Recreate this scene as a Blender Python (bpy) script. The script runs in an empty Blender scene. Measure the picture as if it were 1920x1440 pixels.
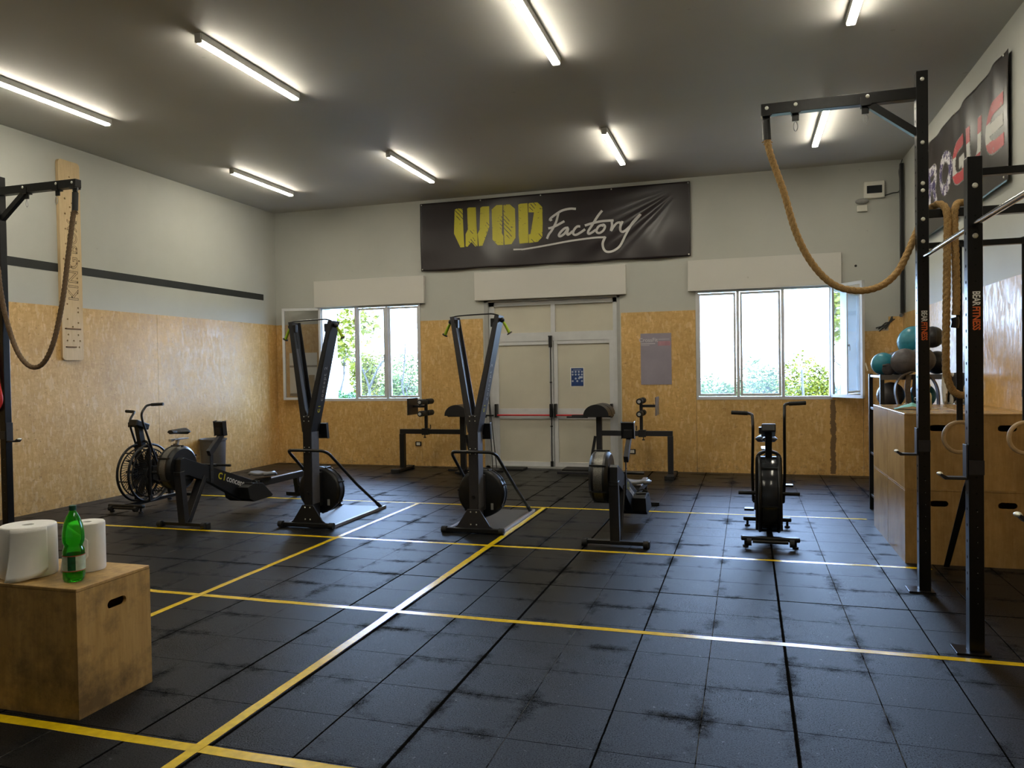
import bpy, bmesh, math, random
from mathutils import Vector, Matrix, noise
PI = math.pi
R = math.radians
random.seed(7)
SC = bpy.context.scene
COL = SC.collection

# ------------------------------------------------------------------ camera
F_PX, PITCH, YAW, ROLL = 1428.4, -0.01751, -0.29492, -0.01585
cy, sy, cp, sp, cr, sr = math.cos(YAW), math.sin(YAW), math.cos(PITCH), math.sin(PITCH), math.cos(ROLL), math.sin(ROLL)
fw = Vector((sy*cp, cy*cp, sp)); rt0 = Vector((cy, -sy, 0)); up0 = rt0.cross(fw)
rt = cr*rt0 + sr*up0; up = -sr*rt0 + cr*up0
cam_d = bpy.data.cameras.new('camera'); cam = bpy.data.objects.new('camera', cam_d); COL.objects.link(cam)
cam_d.sensor_width = 36; cam_d.lens = F_PX/1920*36; cam_d.clip_end = 300; cam_d.clip_start = 0.05
m = Matrix((rt, up, -fw)).transposed().to_4x4(); m.translation = Vector((0, 0, 1.61)); cam.matrix_world = m
SC.camera = cam
# ------------------------------------------------------------------ exposure, sky, sun
SC.view_settings.view_transform = 'Standard'; SC.view_settings.look = 'None'
SC.view_settings.gamma = 1; SC.view_settings.use_curve_mapping = False
SC.view_settings.exposure = 0.8
SC.cycles.max_bounces = 8; SC.cycles.diffuse_bounces = 5; SC.cycles.transparent_max_bounces = 12
SC.cycles.sample_clamp_indirect = 6
SC.cycles.caustics_reflective = False; SC.cycles.caustics_refractive = False
SKY_STRENGTH = 18.0; SUN_STRENGTH = 3.0; TUBE_STRENGTH = 46.0
W = bpy.data.worlds.new('sky'); SC.world = W; W.use_nodes = True
nt = W.node_tree; bg = nt.nodes['Background']
tc = nt.nodes.new('ShaderNodeTexCoord'); sep = nt.nodes.new('ShaderNodeSeparateXYZ'); rp = nt.nodes.new('ShaderNodeValToRGB')
nt.links.new(tc.outputs['Generated'], sep.inputs[0]); nt.links.new(sep.outputs['Z'], rp.inputs[0]); nt.links.new(rp.outputs[0], bg.inputs[0])
rp.color_ramp.elements[0].position = 0.0; rp.color_ramp.elements[0].color = (.46, .67, 1, 1)
rp.color_ramp.elements[1].position = 0.8; rp.color_ramp.elements[1].color = (.34, .55, 1, 1)
bg.inputs[1].default_value = SKY_STRENGTH
sd = bpy.data.lights.new('sun', 'SUN'); sd.energy = SUN_STRENGTH; sd.angle = R(1); sd.color = (1, .95, .82)
so = bpy.data.objects.new('sun', sd); COL.objects.link(so)
so.rotation_euler = Vector((-.35, .8, -.85)).to_track_quat('-Z', 'Y').to_euler()
# sky portals sit in the two window openings (they only guide sky sampling)
for (px, pw) in ((-6.25, 1.9), (.27, 1.88)):
    ld = bpy.data.lights.new('window_portal', 'AREA'); ld.shape = 'RECTANGLE'; ld.size = pw; ld.size_y = 1.6; ld.cycles.is_portal = True
    lo = bpy.data.objects.new('window_portal', ld); COL.objects.link(lo); lo.location = (px, 12.36, 1.95); lo.rotation_euler = (-PI/2, 0, 0)

# ------------------------------------------------------------------ room numbers
XL, XR, YB, YF, ZC = -8.13, 2.20, 12.05, -3.2, 4.53

# ------------------------------------------------------------------ materials
def srgb(r, g, b):
    f = lambda c: (c/12.92 if c <= .04045 else ((c+.055)/1.055)**2.4)
    return (f(r/255), f(g/255), f(b/255), 1)
def mat(name, col, rough=.5, metal=0, spec=.5, nscale=0, namt=.12, bump=0, emis=None, trans=0, ior=1.45, alpha=1):
    M = bpy.data.materials.new(name); M.use_nodes = True; t = M.node_tree; b = t.nodes['Principled BSDF']
    b.inputs['Base Color'].default_value = col; b.inputs['Roughness'].default_value = rough
    b.inputs['Metallic'].default_value = metal; b.inputs['Specular IOR Level'].default_value = spec
    b.inputs['Transmission Weight'].default_value = trans; b.inputs['IOR'].default_value = ior
    if emis: b.inputs['Emission Color'].default_value = emis[0]; b.inputs['Emission Strength'].default_value = emis[1]
    if nscale:
        c = t.nodes.new('ShaderNodeTexCoord'); n = t.nodes.new('ShaderNodeTexNoise'); n.inputs['Scale'].default_value = nscale; n.inputs['Detail'].default_value = 5
        t.links.new(c.outputs['Object'], n.inputs['Vector'])
        mp = t.nodes.new('ShaderNodeMapRange'); mp.inputs[1].default_value = .3; mp.inputs[2].default_value = .7
        mp.inputs[3].default_value = 1-namt; mp.inputs[4].default_value = 1+namt
        t.links.new(n.outputs['Fac'], mp.inputs[0])
        hs = t.nodes.new('ShaderNodeVectorMath'); hs.operation = 'SCALE'; hs.inputs[0].default_value = col[:3]
        t.links.new(mp.outputs[0], hs.inputs['Scale']); t.links.new(hs.outputs[0], b.inputs['Base Color'])
        if bump:
            bp = t.nodes.new('ShaderNodeBump'); bp.inputs['Strength'].default_value = bump; bp.inputs['Distance'].default_value = .004
            t.links.new(n.outputs['Fac'], bp.inputs['Height']); t.links.new(bp.outputs[0], b.inputs['Normal'])
    return M
class NT:
    """small helper to write node graphs"""
    def __init__(s, name):
        s.M = bpy.data.materials.new(name); s.M.use_nodes = True; s.t = s.M.node_tree; s.b = s.t.nodes['Principled BSDF']
    def n(s, typ, **kw):
        nd = s.t.nodes.new('ShaderNode'+typ)
        for k, v in kw.items():
            if k.startswith('i_'): nd.inputs[int(k[2:]) if k[2:].isdigit() else k[2:].replace('_', ' ')].default_value = v
            else: setattr(nd, k, v)
        return nd
    def l(s, a, b): s.t.links.new(a, b)
    def math(s, op, a, b=None, c=None, clamp=False):
        nd = s.t.nodes.new('ShaderNodeMath'); nd.operation = op; nd.use_clamp = clamp
        for i, v in enumerate((a, b, c)):
            if v is None: continue
            if isinstance(v, (int, float)): nd.inputs[i].default_value = v
            else: s.l(v, nd.inputs[i])
        return nd.outputs[0]
    def mix(s, f, a, b):
        nd = s.t.nodes.new('ShaderNodeMix'); nd.data_type = 'RGBA'
        for i, v in ((0, f), (6, a), (7, b)):
            if isinstance(v, (int, float, tuple)): nd.inputs[i].default_value = v
            else: s.l(v, nd.inputs[i])
        return nd.outputs[2]
    def rng(s, v, a, b, c=0., d=1.):
        nd = s.t.nodes.new('ShaderNodeMapRange'); s.l(v, nd.inputs[0])
        for i, x in enumerate((a, b, c, d)): nd.inputs[i+1].default_value = x
        return nd.outputs[0]
    def noise(s, vec, scale, detail=4, rough=.5, out='Fac'):
        nd = s.n('TexNoise'); nd.inputs['Scale'].default_value = scale; nd.inputs['Detail'].default_value = detail; nd.inputs['Roughness'].default_value = rough
        s.l(vec, nd.inputs['Vector']); return nd.outputs[out]
    def mapping(s, vec, scale=(1, 1, 1), loc=(0, 0, 0), rot=(0, 0, 0)):
        nd = s.n('Mapping'); nd.inputs['Scale'].default_value = scale; nd.inputs['Location'].default_value = loc; nd.inputs['Rotation'].default_value = rot
        s.l(vec, nd.inputs['Vector']); return nd.outputs[0]
    def bump(s, h, strength, dist):
        nd = s.n('Bump'); nd.inputs['Strength'].default_value = strength; nd.inputs['Distance'].default_value = dist
        s.l(h, nd.inputs['Height']); s.l(nd.outputs[0], s.b.inputs['Normal'])

# oriented strand board: flakes, resin flecks, scuffs
def make_osb(name, tint=(1, 1, 1), rough=.42, wallx=False):
    g = NT(name); tc = g.n('TexCoord').outputs['Object']
    v0 = g.mapping(tc, rot=(0, 0, 0))
    warp = g.noise(v0, 6, 3, .6, 'Color')
    ad = g.n('VectorMath', operation='MULTIPLY_ADD'); g.l(warp, ad.inputs[0]); ad.inputs[1].default_value = (.06, .06, .06); g.l(v0, ad.inputs[2])
    layers = []
    for i, (sc, rot) in enumerate((((22, 22, 7), (0.35, .35, .3)), ((12, 12, 24), (.5, -.6, .2)), ((34, 34, 12), (-.5, -.3, 0)))):
        mp = g.mapping(ad.outputs[0], scale=sc, rot=rot)
        vo = g.n('TexVoronoi'); vo.inputs['Scale'].default_value = 1.6; g.l(mp, vo.inputs['Vector'])
        sp_ = g.n('SeparateColor'); g.l(vo.outputs['Color'], sp_.inputs[0]); layers.append((sp_.outputs[0], sp_.outputs[1], vo.outputs['Distance']))
    a = layers[0][0]; b = layers[1][0]; c = layers[2][0]
    mixv = g.math('ADD', g.math('MULTIPLY', a, .38), g.math('ADD', g.math('MULTIPLY', b, .34), g.math('MULTIPLY', c, .28)))
    T = lambda c: (c[0]*tint[0], c[1]*tint[1], c[2]*tint[2], 1)
    cr_ = g.n('ValToRGB'); g.l(mixv, cr_.inputs[0]); e = cr_.color_ramp.elements
    e[0].position = .12; e[0].color = T((.55, .325, .105)); e[1].position = .9; e[1].color = T((.73, .50, .22))
    m1 = e.new(.40); m1.color = T((.60, .37, .125)); m2 = e.new(.66); m2.color = T((.65, .415, .155))
    fl = g.noise(g.mapping(v0, scale=(1, 1, 1.6), rot=(.5, .4, .3)), 21, 3, .55)
    col = g.mix(g.rng(fl, .66, .70, 0, .55), cr_.outputs[0], T((.22, .11, .03)))
    pale = g.math('GREATER_THAN', layers[0][1], .90); col = g.mix(g.math('MULTIPLY', pale, .35), col, T((.80, .62, .36)))
    blotch = g.rng(g.noise(v0, 1.3, 5, .6), .3, .7, .86, 1.1)
    sc_ = g.n('VectorMath', operation='SCALE'); g.l(col, sc_.inputs[0]); g.l(blotch, sc_.inputs['Scale'])
    # black scuff marks low on the board
    sep_ = g.n('SeparateXYZ'); g.l(tc, sep_.inputs[0])
    low = g.rng(sep_.outputs['Z'], 0.0, .26, 1., 0.)
    sm = g.rng(g.noise(v0, 17, 6, .75), .52, .66)
    scuff = g.math('MULTIPLY', g.math('MULTIPLY', low, sm), .6)
    fin = g.mix(scuff, sc_.outputs[0], (.05, .045, .04, 1))
    g.l(fin, g.b.inputs['Base Color'])
    g.l(g.rng(a, 0, 1, rough-.06, rough+.16), g.b.inputs['Roughness'])
    g.b.inputs['Specular IOR Level'].default_value = .55
    g.bump(g.math('ADD', mixv, g.math('MULTIPLY', c, .5)), .35, .003)
    return g.M
OSB = make_osb('strand_board')
def make_floor():
    g = NT('rubber_tiles'); tc = g.n('TexCoord').outputs['Object']
    mp = g.mapping(tc, loc=(0, 0, 0), rot=(0, 0, 0.0055))
    # shift then scale into tile units
    ad = g.n('VectorMath', operation='ADD'); g.l(mp, ad.inputs[0]); ad.inputs[1].default_value = (.2246+.405*60, -4.3214+.393*60, 0)
    dv = g.n('VectorMath', operation='DIVIDE'); g.l(ad.outputs[0], dv.inputs[0]); dv.inputs[1].default_value = (.40511, .39311, 1)
    wob = g.noise(tc, 14, 3, .6, 'Color')
    wb = g.n('VectorMath', operation='MULTIPLY_ADD'); g.l(wob, wb.inputs[0]); wb.inputs[1].default_value = (.010, .010, 0); g.l(dv.outputs[0], wb.inputs[2])
    sp_ = g.n('SeparateXYZ'); g.l(wb.outputs[0], sp_.inputs[0])
    fl_ = g.n('VectorMath', operation='FLOOR'); g.l(wb.outputs[0], fl_.inputs[0])
    wn = g.n('TexWhiteNoise', noise_dimensions='3D'); g.l(fl_.outputs[0], wn.inputs['Vector'])
    js = []
    for k, ax in enumerate('XY'):
        fr = g.math('FRACT', g.math('ADD', sp_.outputs[ax], .5))
        d = g.math('ABSOLUTE', g.math('SUBTRACT', fr, .5))           # distance from a joint, in tiles
        idx = g.math('ROUND', sp_.outputs[ax])
        wn1 = g.n('TexWhiteNoise', noise_dimensions='1D'); g.l(g.math('ADD', idx, 3.7+k*31), wn1.inputs['W'])
        wide = g.math('POWER', wn1.outputs['Value'], 3.0)
        w = g.math('ADD', g.math('MULTIPLY', wide, .024), .006)
        if k == 0: dusty = g.math('MULTIPLY', g.math('LESS_THAN', wn1.outputs['Value'], .40), g.math('LESS_THAN', d, .004))
        js.append(g.math('SUBTRACT', 1.0, g.math('DIVIDE', d, w), clamp=True))
    joint = g.math('MAXIMUM', js[0], js[1])
    grain = g.noise(tc, 150, 4, .8); grain2 = g.noise(tc, 620, 2, .8)
    spec_ = g.math('GREATER_THAN', g.noise(tc, 34, 2, .5), .71)
    dust = g.rng(g.noise(tc, 1.1, 6, .6), .35, .7)
    base = g.mix(dust, (.005, .0051, .0052, 1), (.010, .0102, .0104, 1))
    base = g.mix(g.math('MULTIPLY', wn.outputs['Value'], .30), base, (.013, .013, .013, 1))
    base = g.mix(g.math('MULTIPLY', spec_, .5), base, (.16, .16, .15, 1))
    base = g.mix(g.rng(grain, .5, .75, 0, .3), base, (.035, .035, .036, 1))
    base = g.mix(joint, base, (.003, .003, .003, 1))
    dl = g.math('MULTIPLY', dusty, g.rng(g.noise(tc, 5, 4, .7), .42, .56, 0, .8)); base = g.mix(dl, base, (.17, .17, .16, 1))
    g.l(base, g.b.inputs['Base Color'])
    # worn patches along some of the joints are matte and dark
    pn = g.noise(tc, 1.9, 5, .7)
    jn = g.math('MINIMUM', *[g.math('ABSOLUTE', g.math('SUBTRACT', g.math('FRACT', g.math('ADD', sp_.outputs[q], .5)), .5)) for q in 'XY'])
    patch = g.math('MULTIPLY', g.rng(pn, .50, .62), g.rng(g.math('ADD', jn, g.math('MULTIPLY', g.noise(tc, 26, 5, .7), .34)), .13, .34, 1, .0))
    ro = g.math('ADD', g.rng(dust, 0, 1, .27, .34), g.math('MULTIPLY', patch, .35))
    ro = g.math('ADD', ro, g.rng(grain, .3, .7, -.05, .07)); ro = g.math('ADD', ro, g.math('MULTIPLY', joint, .4))
    g.l(ro, g.b.inputs['Roughness'])
    g.l(g.math('SUBTRACT', g.rng(grain, .36, .64, .0, .24), g.math('ADD', g.math('MULTIPLY', patch, .13), g.math('MULTIPLY', joint, .45)), clamp=True), g.b.inputs['Specular IOR Level'])
    h = g.math('ADD', g.math('MULTIPLY', joint, -2.0), g.math('ADD', g.math('MULTIPLY', grain, .55), g.math('MULTIPLY', grain2, .25)))
    g.bump(h, .62, .005)
    return g.M
FLOOR_M = make_floor()
def make_plaster(name, col, blot=.06):
    g = NT(name); tc = g.n('TexCoord').outputs['Object']
    f = g.rng(g.noise(tc, .8, 6, .6), .3, .7, 1-blot, 1+blot)
    d = g.math('GREATER_THAN', g.noise(tc, 9, 3, .5), .76)
    s_ = g.n('VectorMath', operation='SCALE'); s_.inputs[0].default_value = col[:3]; g.l(f, s_.inputs['Scale'])
    g.l(g.mix(g.math('MULTIPLY', d, .25), s_.outputs[0], (.2, .19, .17, 1)), g.b.inputs['Base Color'])
    g.b.inputs['Roughness'].default_value = .62; g.bump(g.noise(tc, 60, 4, .6), .12, .003)
    return g.M
PLASTER = make_plaster('wall_plaster', (.47, .475, .44)); CEIL = make_plaster('ceiling_paint', (.46, .45, .43), .04)
TRIMP = make_plaster('shutter_box_paint', (.60, .585, .55), .03)
def make_ply(name, c1, c2, wear=.5, rough=.5):
    g = NT(name); tc = g.n('TexCoord').outputs['Object']
    n1 = g.noise(g.mapping(tc, scale=(7, 7, 1.1)), 2.2, 6, .65); n2 = g.noise(g.mapping(tc, scale=(40, 40, 3)), 2.0, 3, .6)
    base = g.mix(g.rng(n1, .3, .72), c1, c2)
    base = g.mix(g.rng(n2, .35, .7, 0, .35), base, (c1[0]*.7, c1[1]*.65, c1[2]*.6, 1))
    dirt = g.rng(g.noise(tc, 3.4, 6, .7), .42, .64, 0, wear)
    base = g.mix(dirt, base, (.10, .062, .028, 1)); g.l(base, g.b.inputs['Base Color'])
    g.b.inputs['Roughness'].default_value = rough; g.bump(n2, .1, .002); return g.M
PLY = make_ply('worn_plywood', (.46, .28, .085, 1), (.62, .40, .15, 1), .80)
PLY2 = make_ply('pale_plywood', (.40, .25, .095, 1), (.50, .33, .14, 1), .3, .27)
BEECH = make_ply('beech_board', (.62, .45, .24, 1), (.70, .53, .31, 1), .08)
BLACK = mat('black_powder_coat', (.006, .006, .0065, 1), .42, nscale=60, namt=.2, bump=.1)
RIG = mat('rack_steel_coat', (.0055, .005, .005, 1), .30, spec=.4, nscale=40, namt=.2, bump=.1)
DGREY = mat('dark_grey_paint', (.020, .020, .024, 1), .45, nscale=30, namt=.15)
GREYP = mat('grey_panel_plastic', (.085, .082, .09, 1), .45, nscale=20, namt=.1)
PLAST = mat('black_plastic', (.009, .009, .010, 1), .35, nscale=25, namt=.2)
RUBB = mat('black_rubber', (.010, .010, .010, 1), .7, nscale=50, namt=.3, bump=.2)
PADM = mat('black_vinyl', (.014, .014, .016, 1), .38, nscale=70, namt=.2, bump=.15)
STEEL = mat('brushed_steel', (.55, .55, .56, 1), .32, 1, nscale=30, namt=.1)
CHROME = mat('chrome', (.75, .75, .76, 1), .14, 1, nscale=20, namt=.05)
ZINC = mat('zinc_bolt', (.72, .72, .66, 1), .4, .5, nscale=50, namt=.1)
ALU = mat('white_aluminium', (.62, .63, .65, 1), .4, 0, nscale=8, namt=.05)
DOORM = mat('beige_door_panel', (.58, .55, .46, 1), .5, 0, nscale=2, namt=.07)
JAMB = mat('grey_door_reveal', (.36, .36, .355, 1), .7, nscale=5, namt=.1)
YEL = mat('yellow_floor_tape', (.66, .46, .004, 1), .27, 0, .75, nscale=22, namt=.14, bump=.2)
RED = mat('red_push_bar', (.55, .03, .035, 1), .4, nscale=12, namt=.1)
REDB = mat('red_rubber_band', (.72, .05, .05, 1), .55, nscale=12, namt=.1)
LIME = mat('lime_grip', (.36, .52, .02, 1), .5, nscale=30, namt=.1)
WHITE = mat('white_paper', (.80, .79, .76, 1), .85, nscale=14, namt=.03, bump=.25)
WPL = mat('white_plastic', (.72, .70, .63, 1), .45, nscale=14, namt=.04)
PRINTW = mat('white_print', (.75, .75, .73, 1), .6, nscale=14, namt=.04)
PRINTO = mat('orange_print', (.68, .13, .03, 1), .6, nscale=14, namt=.04)
PRINTY = mat('yellow_print', (.62, .55, .02, 1), .6, nscale=14, namt=.04)
PRINTG = mat('grey_print', (.30, .30, .30, 1), .6, nscale=14, namt=.04)
INK = mat('black_ink', (.02, .018, .015, 1), .7, nscale=14, namt=.04)
STRIPE = mat('black_wall_paint', (.018, .019, .018, 1), .6, nscale=3, namt=.15)
ROPE = mat('manila_rope', (.40, .25, .10, 1), .85, nscale=160, namt=.35, bump=.6)
ROPED = mat('worn_dark_rope', (.16, .105, .06, 1), .85, nscale=160, namt=.35, bump=.6)
WOODR = mat('ring_birch', (.50, .37, .22, 1), .45, nscale=30, namt=.15)
STRAPM = mat('black_webbing', (.011, .011, .012, 1), .8, nscale=90, namt=.3, bump=.3)
LEATH = mat('brown_leather', (.085, .062, .045, 1), .6, nscale=40, namt=.3, bump=.3)
TEAL = mat('teal_ball_vinyl', (.03, .24, .33, 1), .38, nscale=30, namt=.12, bump=.15)
GBALL = mat('grey_ball_rubber', (.085, .078, .085, 1), .42, nscale=30, namt=.15, bump=.15)
DBALL = mat('black_ball_rubber', (.02, .02, .024, 1), .4, nscale=30, namt=.15, bump=.15)
TEALP = mat('teal_fabric', (.22, .58, .58, 1), .6, nscale=30, namt=.1)
BINM = mat('grey_bin_plastic', (.10, .095, .095, 1), .45, nscale=10, namt=.1)
PURP = mat('faded_poster', (.30, .27, .33, 1), .5, nscale=3, namt=.1)
BLUE = mat('blue_notice', (.015, .05, .19, 1), .5, nscale=20, namt=.2)
CAP = mat('dark_green_cap', (.005, .07, .04, 1), .4, nscale=20, namt=.1)
EMIT = mat('tube_diffuser', (.9, .9, .85, 1), .5, emis=((1, .93, .76, 1), TUBE_STRENGTH))
LHOUSE = mat('lamp_housing', (.5, .5, .48, 1), .5, nscale=20, namt=.05)
DARKGL = mat('smoked_cover', (.02, .022, .026, 1), .15, nscale=20, namt=.1)
GREYGL = mat('grey_lens', (.30, .30, .29, 1), .3, nscale=20, namt=.1)
def thin_glass(name, haze, hazecol=(.85, .9, .9, 1), tint=(1, 1, 1, 1), refl=.06):
    g = NT(name); t = g.t; t.nodes.remove(g.b); out = [n for n in t.nodes if n.type == 'OUTPUT_MATERIAL'][0]
    tr = g.n('BsdfTransparent'); tr.inputs[0].default_value = tint
    gl = g.n('BsdfGlossy'); gl.inputs['Roughness'].default_value = .02; gl.inputs[0].default_value = (1, 1, 1, 1)
    fr = g.n('Fresnel'); fr.inputs[0].default_value = 1.5
    m1 = g.n('MixShader'); g.l(fr.outputs[0], m1.inputs[0]); g.l(tr.outputs[0], m1.inputs[1]); g.l(gl.outputs[0], m1.inputs[2])
    if haze:
        tl = g.n('BsdfTranslucent'); tl.inputs[0].default_value = hazecol; df = g.n('BsdfDiffuse'); df.inputs[0].default_value = hazecol
        m2 = g.n('MixShader'); m2.inputs[0].default_value = .3; g.l(tl.outputs[0], m2.inputs[1]); g.l(df.outputs[0], m2.inputs[2])
        tc = g.n('TexCoord').outputs['Object']; hz = g.rng(g.noise(tc, 2.5, 5, .6), .3, .7, haze*.8, haze*1.2)
        m3 = g.n('MixShader'); g.l(hz, m3.inputs[0]); g.l(m1.outputs[0], m3.inputs[1]); g.l(m2.outputs[0], m3.inputs[2]); g.l(m3.outputs[0], out.inputs[0])
    else: g.l(m1.outputs[0], out.inputs[0])
    return g.M
GLASS = thin_glass('clear_pane', 0); HAZE = thin_glass('dusty_pane', .012); HAZE2 = thin_glass('hazier_pane', .04); SASHG = thin_glass('open_sash_pane', .10)
PET = thin_glass('green_bottle_plastic', .12, (.10, .75, .08, 1), (.22, .86, .16, 1))

# ------------------------------------------------------------------ mesh helpers
SPLIT = {'eyelet', 'bolt', 'end_cap', 'foot_cap', 'push_bar_housing', 'transom_panel', 'levelling_foot', 'rim_clip', 'vent_clip', 'cage_spacer', 'buckle', 'dowel', 'label_stripe', 'rule_line', 'pad_plate', 'wheel'}
def islands(bm, gap=.012):
    bm.verts.ensure_lookup_table(); bm.verts.index_update(); seen = set(); out = []
    for v in bm.verts:
        if v.index in seen: continue
        st = [v]; seen.add(v.index); g = set()
        while st:
            a = st.pop(); g.add(a.index)
            for e in a.link_edges:
                b = e.other_vert(a)
                if b.index not in seen: seen.add(b.index); st.append(b)
        out.append(g)
    bb = [[[min(bm.verts[i].co[k] for i in g)-gap for k in range(3)], [max(bm.verts[i].co[k] for i in g)+gap for k in range(3)], g] for g in out]
    go = True
    while go:
        go = False
        for i in range(len(bb)):
            for j in range(i+1, len(bb)):
                A, B = bb[i], bb[j]
                if all(A[0][k] <= B[1][k] and B[0][k] <= A[1][k] for k in range(3)):
                    bb[i] = [[min(A[0][k], B[0][k]) for k in range(3)], [max(A[1][k], B[1][k]) for k in range(3)], A[2] | B[2]]; bb.pop(j); go = True; break
            if go: break
    return [b[2] for b in bb]
class MB:
    def __init__(s): s.bm = bmesh.new(); s.mi = 0
    def _new(s, faces):
        for f in faces: f.material_index = s.mi
    def box(s, x0, x1, y0, y1, z0, z1, bev=0):
        r = bmesh.ops.create_cube(s.bm, size=1)
        vs = r['verts']
        for v in vs: v.co = Vector(((x0+x1)/2+v.co.x*(x1-x0), (y0+y1)/2+v.co.y*(y1-y0), (z0+z1)/2+v.co.z*(z1-z0)))
        es = list({e for v in vs for e in v.link_edges}); fs = list({f for v in vs for f in v.link_faces}); s._new(fs)
        if bev:
            q = bmesh.ops.bevel(s.bm, geom=es, offset=bev, segments=2, profile=.5, affect='EDGES', clamp_overlap=True); s._new(q['faces'])
        return s
    def beam(s, a, b, w, h, up=Vector((0, 0, 1)), bev=0.0):
        """box bar from a to b, w across, h along up"""
        a = Vector(a); b = Vector(b); d = (b-a); L = d.length; d.normalize(); up = Vector(up)
        if abs(d.dot(up)) > .95: up = Vector((0, 1, 0))
        sx = d.cross(up).normalized(); uz = sx.cross(d).normalized()
        M = Matrix((sx, d, uz)).transposed()
        r = bmesh.ops.create_cube(s.bm, size=1); vs = r['verts']
        for v in vs: v.co = a + M @ Vector((v.co.x*w, (v.co.y+.5)*L, v.co.z*h))
        fs = list({f for v in vs for f in v.link_faces}); s._new(fs)
        if bev:
            es = list({e for v in vs for e in v.link_edges}); q = bmesh.ops.bevel(s.bm, geom=es, offset=bev, segments=2, profile=.5, affect='EDGES', clamp_overlap=True); s._new(q['faces'])
        return s
    def tube(s, pts, r, seg=10, cap=True, rfun=None):
        pts = [Vector(p) for p in pts]; n = len(pts); rings = []; prev = None
        for i, p in enumerate(pts):
            t = (pts[min(i+1, n-1)]-pts[max(i-1, 0)]).normalized()
            if prev is None:
                a = Vector((0, 0, 1)) if abs(t.z) < .9 else Vector((1, 0, 0)); nx = t.cross(a).normalized()
            else: nx = (prev - t*prev.dot(t)).normalized()
            prev = nx; ny = t.cross(nx); rr = r if not isinstance(r, (list, tuple)) else r[i]
            ring = []
            for k in range(seg):
                a = 2*PI*k/seg; q = rr*(rfun(a, i) if rfun else 1)
                ring.append(s.bm.verts.new(p+nx*math.cos(a)*q+ny*math.sin(a)*q))
            rings.append(ring)
        fs = []
        for i in range(n-1):
            for k in range(seg):
                fs.append(s.bm.faces.new((rings[i][k], rings[i][(k+1) % seg], rings[i+1][(k+1) % seg], rings[i+1][k])))
        if cap: fs.append(s.bm.faces.new(rings[0][::-1])); fs.append(s.bm.faces.new(rings[-1]))
        for f in fs: f.smooth = True
        s._new(fs); return s
    def cyl(s, a, b, r, seg=20, r2=None):
        a = Vector(a); b = Vector(b); r2 = r if r2 is None else r2
        s.tube([a, b], [r, r2], seg)
        for f in s.bm.faces[-2:] if False else []: pass
        return s
    def lathe(s, prof, c=(0, 0, 0), seg=32, axis='Z', lobes=None):
        c = Vector(c); rings = []
        for (r, z) in prof:
            ring = []
            for k in range(seg):
                a = 2*PI*k/seg; q = r*(lobes(a, z) if lobes else 1)
                v = {'Z': Vector((q*math.cos(a), q*math.sin(a), z)), 'X': Vector((z, q*math.cos(a), q*math.sin(a))), 'Y': Vector((q*math.cos(a), z, q*math.sin(a)))}[axis]
                ring.append(s.bm.verts.new(c+v))
            rings.append(ring)
        fs = []
        for i in range(len(rings)-1):
            for k in range(seg): fs.append(s.bm.faces.new((rings[i][k], rings[i][(k+1) % seg], rings[i+1][(k+1) % seg], rings[i+1][k])))
        if prof[0][0] > 1e-4: pass
        for f in fs: f.smooth = True
        s._new(fs); return s
    def prism(s, poly, a, b, plane='YZ', bev=0):
        """extrude a 2D polygon between a and b along the missing axis"""
        def P(u, v, w): return {'YZ': Vector((w, u, v)), 'XZ': Vector((u, w, v)), 'XY': Vector((u, v, w))}[plane]
        va = [s.bm.verts.new(P(u, v, a)) for u, v in poly]; vb = [s.bm.verts.new(P(u, v, b)) for u, v in poly]; n = len(poly)
        fs = [s.bm.faces.new(va), s.bm.faces.new(vb[::-1])]
        for i in range(n): fs.append(s.bm.faces.new((va[i], vb[i], vb[(i+1) % n], va[(i+1) % n])))
        s._new(fs)
        if bev:
            es = list({e for v in va+vb for e in v.link_edges}); q = bmesh.ops.bevel(s.bm, geom=es, offset=bev, segments=2, profile=.5, affect='EDGES', clamp_overlap=True); s._new(q['faces'])
        return s
    def ball(s, c, r, u=24, v=14, sq=(1, 1, 1)):
        q = bmesh.ops.create_uvsphere(s.bm, u_segments=u, v_segments=v, radius=r)
        for w in q['verts']: w.co = Vector(c)+Vector((w.co.x*sq[0], w.co.y*sq[1], w.co.z*sq[2]))
        fs = list({f for w in q['verts'] for f in w.link_faces})
        for f in fs: f.smooth = True
        s._new(fs); return s
    def torus(s, c, R_, r, axis='X', seg=40, sub=8):
        pts = []
        for k in range(seg+1):
            a = 2*PI*k/seg; u, v = R_*math.cos(a), R_*math.sin(a)
            pts.append(Vector(c)+{'X': Vector((0, u, v)), 'Y': Vector((u, 0, v)), 'Z': Vector((u, v, 0))}[axis])
        return s.tube(pts, r, sub, cap=False)
    def bolts(s, pts, r, axis='Y', sgn=-1, h=.006):
        for p in pts:
            p = Vector(p); d = {'X': Vector((1, 0, 0)), 'Y': Vector((0, 1, 0)), 'Z': Vector((0, 0, 1))}[axis]*sgn*h
            s.cyl(p, p+d, r, 10, r*.6)
        return s
    def xf(s, M): s.bm.transform(M); return s
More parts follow.
